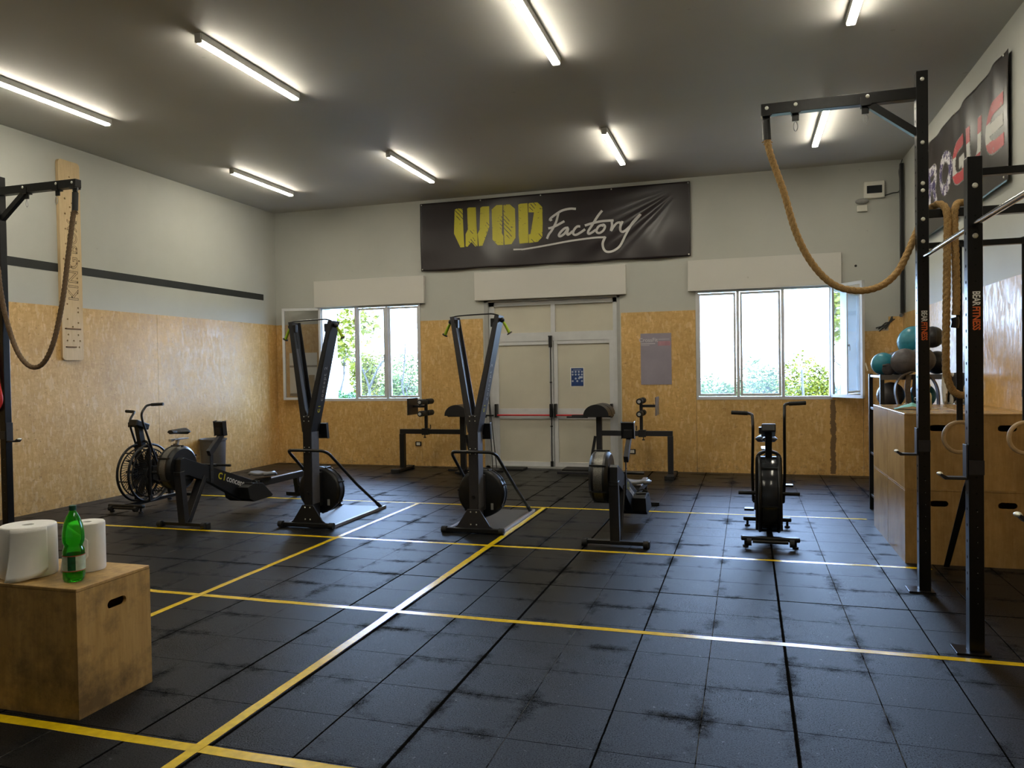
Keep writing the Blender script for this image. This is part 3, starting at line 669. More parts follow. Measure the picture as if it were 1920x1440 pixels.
# ------------------------------------------------------------------ banners
def drapeW(x, z):
    """folds of the WOD banner; x,z from its centre"""
    d = (x-2.2)*.75+(z-.5)*-1.0          # diagonal tension folds to the upper right corner
    r_ = math.hypot(x-2.15, z-.52); a = math.atan2(.52-z, 2.15-x)
    f = .012*math.sin(a*26+1)*math.exp(-((a-.6)/.30)**2)*min(1, r_*1.5)*math.exp(-max(0, r_-1.6)*1.0)
    f += .007*math.sin(x*2.1+z*2.5)+.005*math.sin((x*1.3-z*3.1)*2.2+.7)+.006*math.sin(x*9+z*4)*math.exp(-(z+.5)**2*9)
    return f
def make_wod():
    root = thing('wall_banner', 'long black banner over the double door, yellow block letters and white script', 'banner', (-2.99, YB-.03, 3.895))
    mb = MB(); hw, hh = 2.238, .57; nx, nz = 150, 44
    g = [[mb.bm.verts.new((-hw+2*hw*i/nx, -.02-drapeW(-hw+2*hw*i/nx, -hh+2*hh*j/nz)*1.1, -hh+2*hh*j/nz-.012*math.sin(PI*i/nx*4)**2*(j == 0))) for j in range(nz+1)] for i in range(nx+1)]
    for i in range(nx):
        for j in range(nz): mb.bm.faces.new((g[i][j], g[i+1][j], g[i+1][j+1], g[i][j+1])).smooth = True
    bnr = mb.build('cloth', mat('black_banner_vinyl', (.020, .014, .016, 1), .36, spec=.6, nscale=3, namt=.12), root)
    so_ = bnr.modifiers.new('thick', 'SOLIDIFY'); so_.thickness = .003; so_.offset = 1
    MB().bolts([(x, -.03, z) for x in (-2.21, -1.15, -.12, 1.03, 2.21) for z in (.545,)]+[(-2.21, -.03, -.545), (2.21, -.03, -.545)], .012).build('eyelet', ZINC, root)
    # pixel -> banner coordinates (from the straightened banner crop)
    def uv(px, py):   # px,py in the crop, banner corners (95,215)-(1772,70)-(1772,535)-(108,632)
        u = (px-97)/(1772-97); top = 215+(70-215)*u; bot = 632+(535-632)*u; v = (py-top)/(bot-top)
        return (-hw+2*hw*u*(1.0), hh-2*hh*v)
    def lay(name, polys, m, off=.004):
        b = MB()
        for p in polys:
            pts = [uv(*q) for q in p]
            f_ = b.bm.faces.new([b.bm.verts.new((x, 0, z)) for x, z in pts])
        bmesh.ops.triangulate(b.bm, faces=b.bm.faces[:])
        slice_grid(b.bm, .05, (0, 2), (-hw, -hh), (hw, hh))
        for v in b.bm.verts: v.co.y = -.02-drapeW(v.co.x, v.co.z)*1.1-off
        for f_ in b.bm.faces: f_.material_index = 0
        return b.build(name, m, root)
    g = NT('cracked_yellow_print'); tc = g.n('TexCoord').outputs['Object']
    wv = g.n('TexWave'); wv.inputs['Scale'].default_value = 6.5; wv.inputs['Distortion'].default_value = 2.0; wv.inputs['Detail'].default_value = 2; wv.bands_direction = 'X'
    g.l(g.mapping(tc, rot=(0, .75, 0), scale=(1, 1, 1)), wv.inputs['Vector'])
    hatch = g.math('MULTIPLY', g.math('GREATER_THAN', wv.outputs['Fac'], .90), g.rng(g.noise(tc, 3.6, 2, .5), .57, .60))
    crk = g.math('GREATER_THAN', g.noise(g.mapping(tc, scale=(1, 1, 2.5)), 9, 6, .75), .635)
    g.l(g.mix(g.math('MAXIMUM', hatch, crk), (.56, .50, .022, 1), (.035, .028, .026, 1)), g.b.inputs['Base Color']); g.b.inputs['Roughness'].default_value = .5
    YP = g.M
    Wl = [[(331, 248), (345, 240), (384, 240), (386, 388), (392, 480), (366, 482), (326, 398)],
          [(415, 240), (425, 233), (472, 232), (468, 375), (480, 400), (480, 472), (465, 476), (440, 448), (412, 478), (400, 475), (402, 400), (418, 370)],
          [(502, 235), (515, 227), (560, 225), (558, 350), (545, 385), (512, 470), (488, 473), (482, 395), (500, 360)]]
    Ol = [[(576, 245), (608, 218), (647, 216), (645, 270), (636, 300), (638, 390), (648, 410), (648, 465), (610, 466), (577, 432)],
          [(652, 215), (694, 213), (726, 240), (726, 420), (700, 460), (655, 464), (652, 405), (664, 385), (663, 300), (655, 275)]]
    Dl = [[(748, 215), (760, 209), (807, 205), (808, 452), (752, 457), (746, 400)],
          [(812, 205), (870, 200), (898, 228), (900, 255), (893, 300), (900, 330), (897, 415), (868, 445), (812, 453), (810, 400), (846, 390), (846, 262), (812, 262)]]
    lay('letter_w', Wl, YP); lay('letter_o', Ol, YP); lay('letter_d', Dl, YP)
    def ribbon(px, w0, w1=None):
        P = [Vector((x, y, 0)) for x, y in px]; P = spline(P, 6); out = []
        n = len(P)
        for i in range(n-1):
            a, b = P[i], P[i+1]; d = (b-a).normalized(); q = Vector((-d.y, d.x, 0)); w1_ = w0 if w1 is None else w1
            wa = w0+(w1_-w0)*i/n; wb = w0+(w1_-w0)*(i+1)/n; b = b+d*1.0
            out.append([(a+q*wa)[:2], (b+q*wb)[:2], (b-q*wb)[:2], (a-q*wa)[:2]])
        return out
    scr = []
    for st in ([(1107, 241), (1070, 240), (1020, 252), (975, 280), (950, 300), (946, 312), (958, 306)],   # F top
               [(1000, 262), (985, 320), (960, 370), (938, 400), (926, 426)],                          # F stem
               [(935, 362), (955, 358), (990, 343), (1035, 318)],                                       # F bar
               [(1060, 358), (1038, 362), (1012, 385), (1000, 405), (1008, 412), (1035, 395), (1058, 362), (1053, 385), (1052, 402), (1066, 396), (1085, 380)],
               [(1132, 350), (1112, 352), (1092, 375), (1088, 396), (1105, 402), (1135, 386), (1160, 368)],
               [(1265, 252), (1240, 285), (1205, 340), (1180, 378), (1180, 396), (1200, 388), (1225, 370)],
               [(1160, 345), (1200, 332), (1260, 318), (1330, 312)],
               [(1262, 340), (1240, 352), (1228, 380), (1245, 392), (1270, 376), (1280, 350), (1268, 338), (1262, 350)],
               [(1320, 318), (1322, 345), (1316, 378), (1330, 355), (1350, 330), (1372, 326), (1372, 338)],
               [(1385, 318), (1372, 350), (1372, 378), (1392, 380), (1430, 345), (1490, 275), (1440, 330), (1402, 400), (1385, 440), (1362, 480), (1325, 505), (1290, 508), (1270, 490), (1265, 455), (1282, 415)]):
        scr += ribbon(st, 7)
    und = ribbon([(1282, 418), (1200, 422), (1080, 438), (960, 460), (840, 482), (765, 494)], 6, 5)+ribbon([(712, 494), (745, 493), (780, 492)], 5, 5)
    gw = mat('grey_white_print', (.62, .61, .60, 1), .5, nscale=10, namt=.05)
    lay('script_print', scr, gw, .006); lay('underline_print', und, gw, .006)
make_wod()
def make_rogue():
    # local u along -Y (towards the camera), v up; on the right wall
    y0, y1, z0, z1 = 10.50, 7.42, 3.15, 4.26
    root = thing('wall_banner', 'black banner high on the right wall with star and stripe block letters', 'banner', (XR-.02, y0, z0))
    Wd, Hh = y0-y1, z1-z0
    def fold(u, v):
        s_ = v/Hh
        f = .014*math.sin(u*7.0+.8)*s_*math.exp(-((u-1.7)/.8)**2)+.007*math.sin(u*13+v*3)*s_*s_+.005*math.sin(u*5+v*6)
        f += .012*math.exp(-((u-2.8+.35*(1-s_))/.12)**2)*s_
        return f
    mb = MB(); nx, nz = 120, 36
    def P(u, v, off=0): return Vector((-.004-max(0, .014+fold(u, v)*.8)-off, -u, v))
    g = [[mb.bm.verts.new(P(Wd*i/nx, Hh*j/nz+(.0 if j < nz else -.012*abs(math.sin(i/nx*PI*3))))) for j in range(nz+1)] for i in range(nx+1)]
    for i in range(nx):
        for j in range(nz): mb.bm.faces.new((g[i][j], g[i+1][j], g[i+1][j+1], g[i][j+1])).smooth = True
    b = mb.build('cloth', mat('black_banner_satin', (.032, .025, .024, 1), .3, spec=.7, nscale=3, namt=.12), root)
    so_ = b.modifiers.new('thick', 'SOLIDIFY'); so_.thickness = .003
    # letters as strokes in a 2.5 x .62 field
    gm = NT('flag_print'); tc = gm.n('TexCoord').outputs['Object']; sx = gm.n('SeparateXYZ'); gm.l(tc, sx.inputs[0])
    band = gm.math('GREATER_THAN', gm.math('ABSOLUTE', gm.math('SUBTRACT', sx.outputs['Z'], .545)), .092)
    wear = gm.rng(gm.noise(tc, 16, 5, .7), .58, .64)
    stripe = gm.mix(band, (.58, .57, .53, 1), (.45, .035, .045, 1)); stripe = gm.mix(gm.math('MULTIPLY', wear, .6), stripe, (.52, .40, .36, 1))
    st_ = gm.math('GREATER_THAN', gm.noise(tc, 11, 2, .9), .52); star = gm.mix(st_, (.045, .03, .12, 1), (.60, .58, .60, 1))
    left = gm.math('GREATER_THAN', sx.outputs['Y'], -1.31); gm.l(gm.mix(left, stripe, star), gm.b.inputs['Base Color']); gm.b.inputs['Roughness'].default_value = .45
    H0, H1 = .33, .79; s_ = .11
    def arcp(cx, cz, rx, rz, a0, a1, t, n=12):
        o = [(cx+rx*math.cos(R(a0+(a1-a0)*k/n)), cz+rz*math.sin(R(a0+(a1-a0)*k/n))) for k in range(n+1)]
        i_ = [(cx+(rx-t)*math.cos(R(a0+(a1-a0)*k/n)), cz+(rz-t)*math.sin(R(a0+(a1-a0)*k/n))) for k in range(n+1)]
        return [[o[k], o[k+1], i_[k+1], i_[k]] for k in range(n)]
    rc = lambda a, b_, c, d: [[(a, c), (b_, c), (b_, d), (a, d)]]
    M_ = (H0+H1)/2; L = []
    x = .20  # R
    L.append(('letter_r', rc(x, x+s_, H0, H1)+rc(x+s_, x+.26, H1-s_, H1)+rc(x+s_, x+.26, M_-.05, M_+.05)+arcp(x+.26, (H1+M_-.05)/2, .17, (H1-M_+.05)/2, -90, 90, s_*.95)+[[(x+.2, M_-.05), (x+.33, M_-.05), (x+.43, H0), (x+.30, H0)]]))
    L.append(('letter_o', arcp(x+.82, M_, .26, (H1-H0)/2+.01, 0, 360, .115, 28)))
    x = 1.32
    L.append(('letter_g', arcp(x+.21, M_, .25, (H1-H0)/2, 90, 270, .115, 14)+rc(x+.21, x+.44, H1-s_, H1)+rc(x+.21, x+.44, H0, H0+s_)+rc(x+.34, x+.45, H0, M_+.02)+rc(x+.22, x+.45, M_-.07, M_+.03)))
    x = 1.88
    L.append(('letter_u', rc(x, x+.12, H0+.2, H1)+rc(x+.34, x+.46, H0+.2, H1)+arcp(x+.23, H0+.2, .23, .21, 180, 360, .115, 14)))
    x = 2.50
    L.append(('letter_e', arcp(x+.22, M_, .25, (H1-H0)/2, 90, 270, .115, 14)+rc(x+.22, x+.48, H1-s_, H1)+rc(x+.22, x+.48, H0, H0+s_)+rc(x+.08, x+.46, M_-.05, M_+.055)))
    OUT = mat('pale_outline_print', (.42, .41, .39, 1), .5, nscale=10, namt=.05)
    for nm, polys in L:
        for kind, off, m in (('o', .003, OUT), ('f', .006, gm.M)):
            b = MB()
            for p in polys:
                if kind == 'o':
                    cx_ = sum(q[0] for q in p)/4; cz_ = sum(q[1] for q in p)/4
                    p = [(q[0]+(.012 if q[0] > cx_ else -.012), q[1]+(.012 if q[1] > cz_ else -.012)) for q in p]
                b.bm.faces.new([b.bm.verts.new((0, -q[0], q[1])) for q in p])
            bmesh.ops.triangulate(b.bm, faces=b.bm.faces[:]); slice_grid(b.bm, .05, (1, 2), (-Wd, 0), (0, Hh))
            for v in b.bm.verts: v.co = P(-v.co.y, v.co.z, off)
            if kind == 'o': lo_ = b.build(nm, m, root)
            else: b.build('letter_fill', m, lo_)
    MB().bolts([(-.04, -.03, Hh-.04), (-.04, -Wd+.04, Hh-.04), (-.04, -Wd+.04, .04), (-.045, -1.5, Hh-.04)], .012, 'X').build('eyelet', ZINC, root)
make_rogue()

# ================================================================== FLOOR TAPES
def tape(label, a, b, w=.052, seed=0):
    dz = .0013 if seed > 4 else 0
    rnd = random.Random(seed); a = Vector(a); b = Vector(b); L = (b-a).length; n = max(8, int(L/.12)); d = (b-a)/L; q = Vector((-d.y, d.x)); mb = MB(); rows = []
    for i in range(n+1):
        p = a+d*L*i/n; wob = rnd.uniform(-.002, .002)
        rows.append([mb.bm.verts.new((p.x+q.x*(s_*w/2+wob+rnd.uniform(-.0016, .0016)), p.y+q.y*(s_*w/2+wob+rnd.uniform(-.0016, .0016)), z+dz)) for s_, z in ((-1, .0002), (-1, .0012), (1, .0012), (1, .0002))])
    for i in range(n):
        for k in range(4): mb.bm.faces.new((rows[i][k], rows[i][(k+1) % 4], rows[i+1][(k+1) % 4], rows[i+1][k]))
    mb.bm.faces.new(rows[0]); mb.bm.faces.new(rows[-1][::-1])
    return tag(mb.build('floor_tape', YEL), label, 'floor tape', 'yellow tape lines on the rubber floor')
tape('yellow tape line across the floor nearest the camera, before the foreground plywood box', (-7.8, 2.715), (2.1, 2.725), .062, 1)
tape('yellow tape line across the floor from the foreground plywood box to the near rack post', (-7.8, 4.665), (1.95, 4.64), .054, 2)
tape('yellow tape line across the floor in front of the machines, ending by the tall post', (-7.8, 6.60), (1.40, 6.655), .052, 3)
tape('farthest yellow tape line across the floor, behind the machines', (-7.6, 8.56), (1.22, 8.66), .05, 4)
tape('long yellow tape line running away from the camera to the right ski machine', (-2.285, .8), (-2.245, 8.59), .056, 5)
tape('long yellow tape line running away from the plywood box past the left ski machine', (-3.84, .8), (-3.83, 8.57), .052, 6)

# ================================================================== RACKS
def climbing_rope(label, path, r, name='climbing_rope', m=ROPE, sleeve=None, tip=None):
    P = spline(path, 10)
    # resample evenly
    Q = [P[0]]; step = .009; acc = 0
    for i in range(1, len(P)):
        a, b = Vector(P[i-1]), Vector(P[i]); L = (b-a).length; t = step-acc
        while t < L: Q.append(a.lerp(b, t/L)); t += step
        acc = (acc+L) % step
    mb = MB(); tw = .009/.125*2*PI
    def lobe(a, i): return .78+.32*math.sqrt(abs(math.cos(1.5*(a-i*tw/1.0))))
    mb.tube(Q, r, 24, True, lobe)
    root = mb.build(name, m); tag(root, label, 'climbing rope')
    if sleeve:
        MB().cyl(sleeve[0], sleeve[1], r*1.25, 16).build('end_sleeve', PLAST, root)
        a = Vector(sleeve[0]); MB().torus(a+Vector((0, 0, .035)), .03, .007, 'Y', 20, 6).build('ring', STEEL, root)
        c = MB(); e = Vector(sleeve[1])
        for k in range(6): c.tube([e, e+Vector((math.cos(k)*r*1.6, math.sin(k*1.7)*r, -.02-.01*(k % 3)))], .004, 4)
        c.build('frayed_end', m, root)
    if tip: tip(root)
    return root
def upright(root, x, y, h, text_z=None, holes=True, wx=.075):
    mb = MB().box(x-wx/2, x+wx/2, y-wx/2, y+wx/2, .008, h, .004); u = mb.build('upright', RIG, root)
    MB().box(x-.11, x+.06, y-.075, y+.075, 0, .01, .002).build('base_plate', RIG, root)
    hb = MB(); z = .35
    while z < h-.25:
        hb.cyl((x-wx/2-.0006, y, z), (x-wx/2+.001, y, z), .009, 8)
        hb.cyl((x, y-wx/2-.0006, z), (x, y-wx/2+.001, z), .0055, 8); z += .09
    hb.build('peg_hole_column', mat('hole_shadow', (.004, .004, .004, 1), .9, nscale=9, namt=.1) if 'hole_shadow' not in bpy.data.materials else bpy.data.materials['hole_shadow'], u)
    hl = MB()
    for z in ([.28+.085*k for k in range(7)]): hl.cyl((x+.004, y-wx/2-.001, z), (x+.004, y-wx/2, z), .0022, 6)
    hl.build('painted_hole_light', PRINTG, u)  # pale discs paint the light that shows through the post holes
    if text_z:
        ln = text_z[0]-text_z[1]; fy = y-wx/2-.001
        text('maker_print', 'BEAR', .052, frame((x+.002, fy, text_z[0]-ln*.185), (0, 0, -1), (1, 0, 0)), PRINTW, u, fit=ln*.37, bold=.0012, sp=.95)
        text('maker_print', 'FITNESS', .052, frame((x+.002, fy, text_z[0]-ln*.69), (0, 0, -1), (1, 0, 0)), PRINTO, u, fit=ln*.60, bold=.0012, sp=.95)
    return u
def arm_set(root, x, y, x_end, za=3.47, zb=3.55):
    sg = 1 if x > x_end else -1
    MB().box(min(x_end, x-sg*.0375), max(x_end, x-sg*.0375), y-.035, y+.035, za, zb, .003).build('cantilever_arm', RIG, root)
    MB().beam((x-sg*.345, y, za+.01), (x-sg*.03, y, 3.235), .045, .05).build('brace', RIG, root)
    L = abs(x-x_end)
    for u in (.04, .24 if L > 1.02 else .26, L-.36):
        c = x_end+sg*u
        MB().box(c-.028, c+.028, y-.04, y+.04, za-.012, za+.0, .002).box(c-.024, c+.024, y-.008, y+.008, za-.06, za-.01, .003).box(c-.035, c+.035, y-.041, y-.0345, za-.01, za+.05).build('eye_bracket', RIG, root)
    MB().bolts([(x_end+sg*.04, y-.041, za+.045), (x_end+sg*.24, y-.041, za+.05), (x-sg*.35, y-.041, za+.05), (x, y-.0385, 2.875), (x, y-.0385, 2.825), (x, y-.0385, 2.625), (x, y-.0385, 2.47), (x, y-.038, 3.6), (x, y-.038, 3.16)], .014).build('bolt', ZINC, root)
def carabiner(x, y, z, label):
    mb = MB().tube([(x+math.cos(a)*.014, y, z-.04+math.sin(a)*.034) for a in [2*PI*k/16 for k in range(17)]], .0035, 6, False)
    tag(mb.build('carabiner', STEEL), label, 'carabiner', 'snap hooks on the rope arms')
def j_cup(x, y, z, label, w=.075):
    t = thing('j_cup', label, 'bar hook', (x, y, z), 0, 'bar hooks on the rack posts')
    MB().box(-w/2-.012, -w/2-.003, -w/2, w/2, .0, .185, .002).box(-w/2, w/2, -w/2-.008, -w/2-.001, .02, .10).box(-w/2, w/2+.008, w/2+.001, w/2+.008, .02, .10).build('bracket', DGREY, t)
    MB().box(-w/2-.115, -w/2-.003, -.028, .028, -.012, .004, .003).prism([(-w/2-.115, -.012), (-w/2-.14, .012), (-w/2-.132, .022), (-w/2-.10, .004)], -.028, .028, 'XZ').build('hook_plate', DGREY, t)
    MB().ball((-w/2-.135, 0, .018), .016, 12, 8, (1, 1.4, .7)).build('tip', ZINC, t)
# right rig
rig = thing('rope_rig', 'black steel rack on the right with tall post, chrome pull-up bars and rope arm', 'rack', (1.22, 6.0, 0)); rig_loc = Vector((1.22, 6.0, 0))
class Off:  # children of the rig are written in world coordinates
    pass
def reparent_world(root):
    for o in [q for q in bpy.data.objects if q.parent == root]: o.matrix_parent_inverse = Matrix.Translation(-Vector(root.location))
upright(rig, 1.215, 6.0, 3.66, (1.985, 1.775)); upright(rig, 1.225, 4.79, 2.745, (2.005, 1.79)); upright(rig, 1.235, 3.55, 2.745)
arm_set(rig, 1.215, 6.0, .145)
MB().box(1.25, XR-.02, 5.97, 6.03, 2.63, 2.69, .003).build('crossbeam', RIG, rig)
MB().box(1.25, XR-.02, 5.975, 6.025, 2.42, 2.46, .003).build('crossbeam', RIG, rig)
MB().box(1.26, XR-.02, 4.765, 4.815, 2.64, 2.68, .003).build('crossbeam', RIG, rig)
MB().box(1.27, XR-.02, 3.525, 3.575, 2.64, 2.68, .003).build('crossbeam', RIG, rig)
for y_, z_ in ((6.0, 2.66), (6.0, 2.44), (4.79, 2.66), (3.55, 2.66)): MB().box(XR-.025, XR-.0155, y_-.06, y_+.06, z_-.07, z_+.07, .002).build('wall_flange', RIG, rig)
MB().cyl((1.215, 5.96, 2.36), (1.225, 4.83, 2.375), .0165, 14).build('pull_up_bar', CHROME, rig)
MB().cyl((1.222, 4.75, 2.375), (1.235, 3.59, 2.375), .0165, 14).build('pull_up_bar', CHROME, rig)
MB().bolts([(1.225, 4.7515, 2.585), (1.225, 4.7515, 2.31)], .015).build('bolt', ZINC, rig)
reparent_world(rig)
carabiner(.385, 6.0, 3.41, 'steel snap hook hanging from the middle bracket of the right rope arm'); carabiner(.86, 6.0, 3.41, 'steel snap hook hanging under the brace end of the right rope arm')
j_cup(1.215, 6.0, .975, 'steel bar hook on the far tall post, right of the far bike'); j_cup(1.225, 4.79, .975, 'steel bar hook on the near rack post, tip nearest the camera'); j_cup(1.235, 3.55, .975, 'steel bar hook cut by the right edge of the photo, nearest the camera')
def dark_tip(root):
    MB().tube(spline([(1.405, 5.955, 1.93), (1.41, 5.955, 1.90), (1.405, 5.96, 1.86)], 4), [.026]*9, 10).build('taped_end', PLAST, root)
rp = [(.185, 6, 3.30), (.205, 6, 3.20), (.235, 6, 3.10), (.30, 6, 2.898), (.38, 6, 2.60), (.485, 6, 2.37), (.625, 5.99, 2.205), (.785, 5.97, 2.145), (.943, 6.0, 2.172), (1.06, 6.03, 2.27), (1.135, 6.06, 2.41), (1.19, 6.075, 2.54), (1.25, 6.072, 2.67), (1.295, 6.04, 2.722), (1.335, 5.985, 2.722), (1.36, 5.94, 2.64), (1.356, 5.93, 2.35), (1.35, 5.93, 2.0), (1.345, 5.93, 1.65), (1.352, 5.93, 1.52), (1.39, 5.93, 1.42), (1.46, 5.93, 1.39), (1.52, 5.94, 1.43), (1.548, 5.95, 1.56), (1.545, 5.95, 2.0), (1.53, 5.95, 2.5), (1.50, 5.96, 2.69), (1.465, 5.99, 2.725), (1.425, 5.965, 2.71), (1.405, 5.945, 2.62), (1.412, 5.945, 2.3), (1.415, 5.945, 2.05), (1.41, 5.945, 1.94)]
climbing_rope('thick pale twisted rope drooping from the right arm and looped over the crossbeam', rp, .0235, sleeve=((.18, 6, 3.435), (.187, 6, 3.29)), tip=dark_tip)
# gym rings
def ring(x, label):
    t = thing('gym_ring', label, 'gym ring', (x, 6.0, 1.095), R(8), 'wooden gym rings on the rack')
    MB().torus((0, 0, 0), .106, .0145, 'Y', 40, 10).build('hoop', WOODR, t)
    MB().box(-.02, .02, -.003, .003, .10, 1.36).box(-.02, .02, -.03, .03, 1.367, 1.371).box(-.021, .021, -.008, .008, .28, .33).build('strap', STRAPM, t)
ring(1.445, 'wooden gym ring on a black strap between the two black posts'); ring(1.845, 'wooden gym ring on a black strap at the right edge of the photo')
tag(MB().beam((1.20, 4.835, .915), (1.515, 6.70, .012), .04, .004).beam((1.21, 4.83, .95), (1.20, 4.835, .91), .04, .004).build('perforated_strap', STRAPM), 'black perforated strap slanting to the floor between the two rack posts', 'strap')
# left rig
rl = thing('rope_rig', 'black steel rope post at the left edge with short overhead arm', 'rack', (-7.225, 5.945, 0))
upright(rl, -7.225, 5.945, 3.66, None); arm_set(rl, -7.225, 5.945, -6.21)
MB().box(XL+.016, -7.263, 5.925, 5.965, 2.63, 2.68, .003).build('crossbeam', RIG, rl)
MB().box(XL+.0155, XL+.025, 5.89, 6.0, 2.58, 2.73, .002).build('wall_flange', RIG, rl)
reparent_world(rl)
carabiner(-6.865, 5.945, 3.405, 'steel snap hook under the brace end of the left rope arm'); carabiner(-6.49, 5.945, 3.405, 'steel snap hook hanging in front of the wooden peg board')
t = j_cup(-7.225, 5.945, .975, 'black bar hook on the left rope post')
for o in list(bpy.data.objects):
    if o.name.startswith('j_cup') and abs(o.location.x+7.225) < .01: o.rotation_euler.z = PI
rpl = [(-6.262, 5.945, 3.27), (-6.285, 5.945, 3.20), (-6.305, 5.945, 3.10), (-6.36, 5.945, 2.81), (-6.44, 5.945, 2.393), (-6.565, 5.945, 1.985), (-6.70, 5.945, 1.77), (-6.845, 5.945, 1.72), (-6.98, 5.945, 1.80), (-7.09, 5.945, 1.97), (-7.16, 5.92, 2.25), (-7.19, 5.895, 2.53), (-7.20, 5.885, 2.72), (-7.24, 5.89, 2.76), (-7.275, 5.90, 2.70), (-7.285, 5.90, 2.5), (-7.285, 5.90, 2.1)]
climbing_rope('twisted rope drooping from the short left arm in front of the strand board', rpl, .0225, m=ROPED, sleeve=((-6.25, 5.945, 3.425), (-6.262, 5.945, 3.25)))
tag(MB().tube(spline([(-7.31, 5.9, 2.0), (-7.27, 5.89, 1.9), (-7.235, 5.885, 1.60), (-7.195, 5.88, 1.42), (-7.225, 5.885, 1.33), (-7.30, 5.89, 1.28), (-7.34, 5.9, 1.4), (-7.35, 5.92, 1.8), (-7.31, 5.93, 2.0)], 6), .014, 8).build('resistance_band', REDB), 'red rubber band hanging at the left edge by the rope post', 'resistance band')
# peg board
def pegboard():
    W_, H_ = .315, 2.50; root = thing('peg_board', 'tall pale wooden climbing peg board on the left wall', 'peg board', (XL, 7.60, 3.08))
    holes = []; z = H_/2-.28
    for k in range(22):
        zz = H_/2-.20-.094*k
        if -H_/2+.42 > zz: break
        holes.append(circ(-.075 if k % 2 else (.0 if k % 4 == 0 else .085), zz, .012))
        if k % 2: holes.append(circ(.085 if k > 8 else .03, zz-.04, .012))
    for zz in (.0,): holes += [circ(-.11, zz+.012, .012), circ(.118, zz+.012, .012)]
    holes += [circ(x, -H_/2+.32, .012) for x in (-.07, .08)]+[circ(x, -H_/2+.245, .012) for x in (-.085, .01, .105)]
    holes += [slot(.0, -H_/2+.395, .24, .018), slot(-.03, -H_/2+.165, .17, .018), circ(.09, -H_/2+.165, .012)]
    b = MB(); b.bm.free(); b.bm = holed(rrect(-W_/2, W_/2, -H_/2, H_/2, .045), holes, .045)
    for f in b.bm.faces: f.material_index = 0
    b.bm.transform(frame((.0235, 0, 0), (0, 1, 0), (0, 0, 1))); b.build('board', BEECH, root)
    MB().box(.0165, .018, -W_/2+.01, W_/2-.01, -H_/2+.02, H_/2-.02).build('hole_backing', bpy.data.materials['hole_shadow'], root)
    MB().cyl((.05, -.10, -H_/2+.395), (.05, .115, -H_/2+.395), .009, 8).cyl((.05, -.10, -H_/2+.165), (.05, .03, -H_/2+.165), .009, 8).build('dowel', mat('brown_dowel', (.20, .11, .05, 1), .6, nscale=30, namt=.2), root)
    text('outline_print', 'KING', .21, frame((.047, .03, -.22), (0, 0, 1), (0, -1, 0)), INK, root, fit=.54, outline=.0022, sp=1.05)
    text('outline_print', 'BOX', .21, frame((.047, .03, .31), (0, 0, 1), (0, -1, 0)), INK, root, fit=.42, outline=.0022, sp=1.05)
pegboard()

# ================================================================== PLYWOOD BOXES
def ply_box(label, loc, dx, dy, dz, handle, m, group=None, faces=('front',)):
    """open-jointed plywood plyo box, loc = centre of its base; handle = (face, offset, z)"""
    t = thing('plyo_box', label, 'plyo box', loc, 0, group); th = .018
    mb = MB(); x0, x1, y0, y1 = -dx/2, dx/2, -dy/2, dy/2
    def panel(outer, M, hole):
        bm = holed(outer, [hole] if hole else [], th); bm.transform(M); me = bpy.data.meshes.new('q'); bm.to_mesh(me); bm.free(); mb.bm.from_mesh(me); bpy.data.meshes.remove(me)
    hx = handle.get('side'); hf = handle.get('front')
    panel([(x0, 0), (x1, 0), (x1, dz-th), (x0, dz-th)], frame((0, y0+th/2, 0), (1, 0, 0), (0, 0, 1)), slot(hf[0], hf[1], .135, .050) if hf else None)
    panel([(x0, 0), (x1, 0), (x1, dz-th), (x0, dz-th)], frame((0, y1-th/2, 0), (1, 0, 0), (0, 0, 1)), None)
    for s_ in (-1, 1): panel([(y0+th, 0), (y1-th, 0), (y1-th, dz-th), (y0+th, dz-th)], frame((s_*(dx/2-th/2), 0, 0), (0, 1, 0), (0, 0, 1)), slot(hx[0], hx[1], .120, .046) if (hx and s_ == 1) else None)
    for f in mb.bm.faces: f.material_index = 0
    mb.build('side_panels', m, t)
    MB().box(x0, x1, y0, y1, dz-th, dz, .004).build('top_panel', m, t)
    MB().box(x0+th, x1-th, y0+th, y1-th, .03, .04).build('inner_base', m, t)
    return t
ply_box('worn plywood box in the left foreground carrying paper rolls and a bottle', (-3.0-.38, 3.03, 0), .76, .462, .618, {'side': (.01, .487)}, PLY)
pb = {}
for ix in (0, 1):
    for iy in (0, 1):
        for iz in (0, 1):
            lb = {(0, 0): ('front', 'leftmost'), (1, 0): ('front', 'right-hand'), (0, 1): ('rear', 'left'), (1, 1): ('rear', 'right-hand')}[(ix, iy)]
            ply_box('%s plywood box of the stack behind the rack, %s row, %s layer' % ('left' if not ix else 'right', lb[0], 'upper' if iz else 'floor'), (1.24+.239+ix*.480, 6.80+.385+iy*.772, .607*iz), .476, .762, .607, {'front': (.01, .49)}, PLY2 if not (ix or iy) else PLY2, 'plywood boxes stacked under the rack')

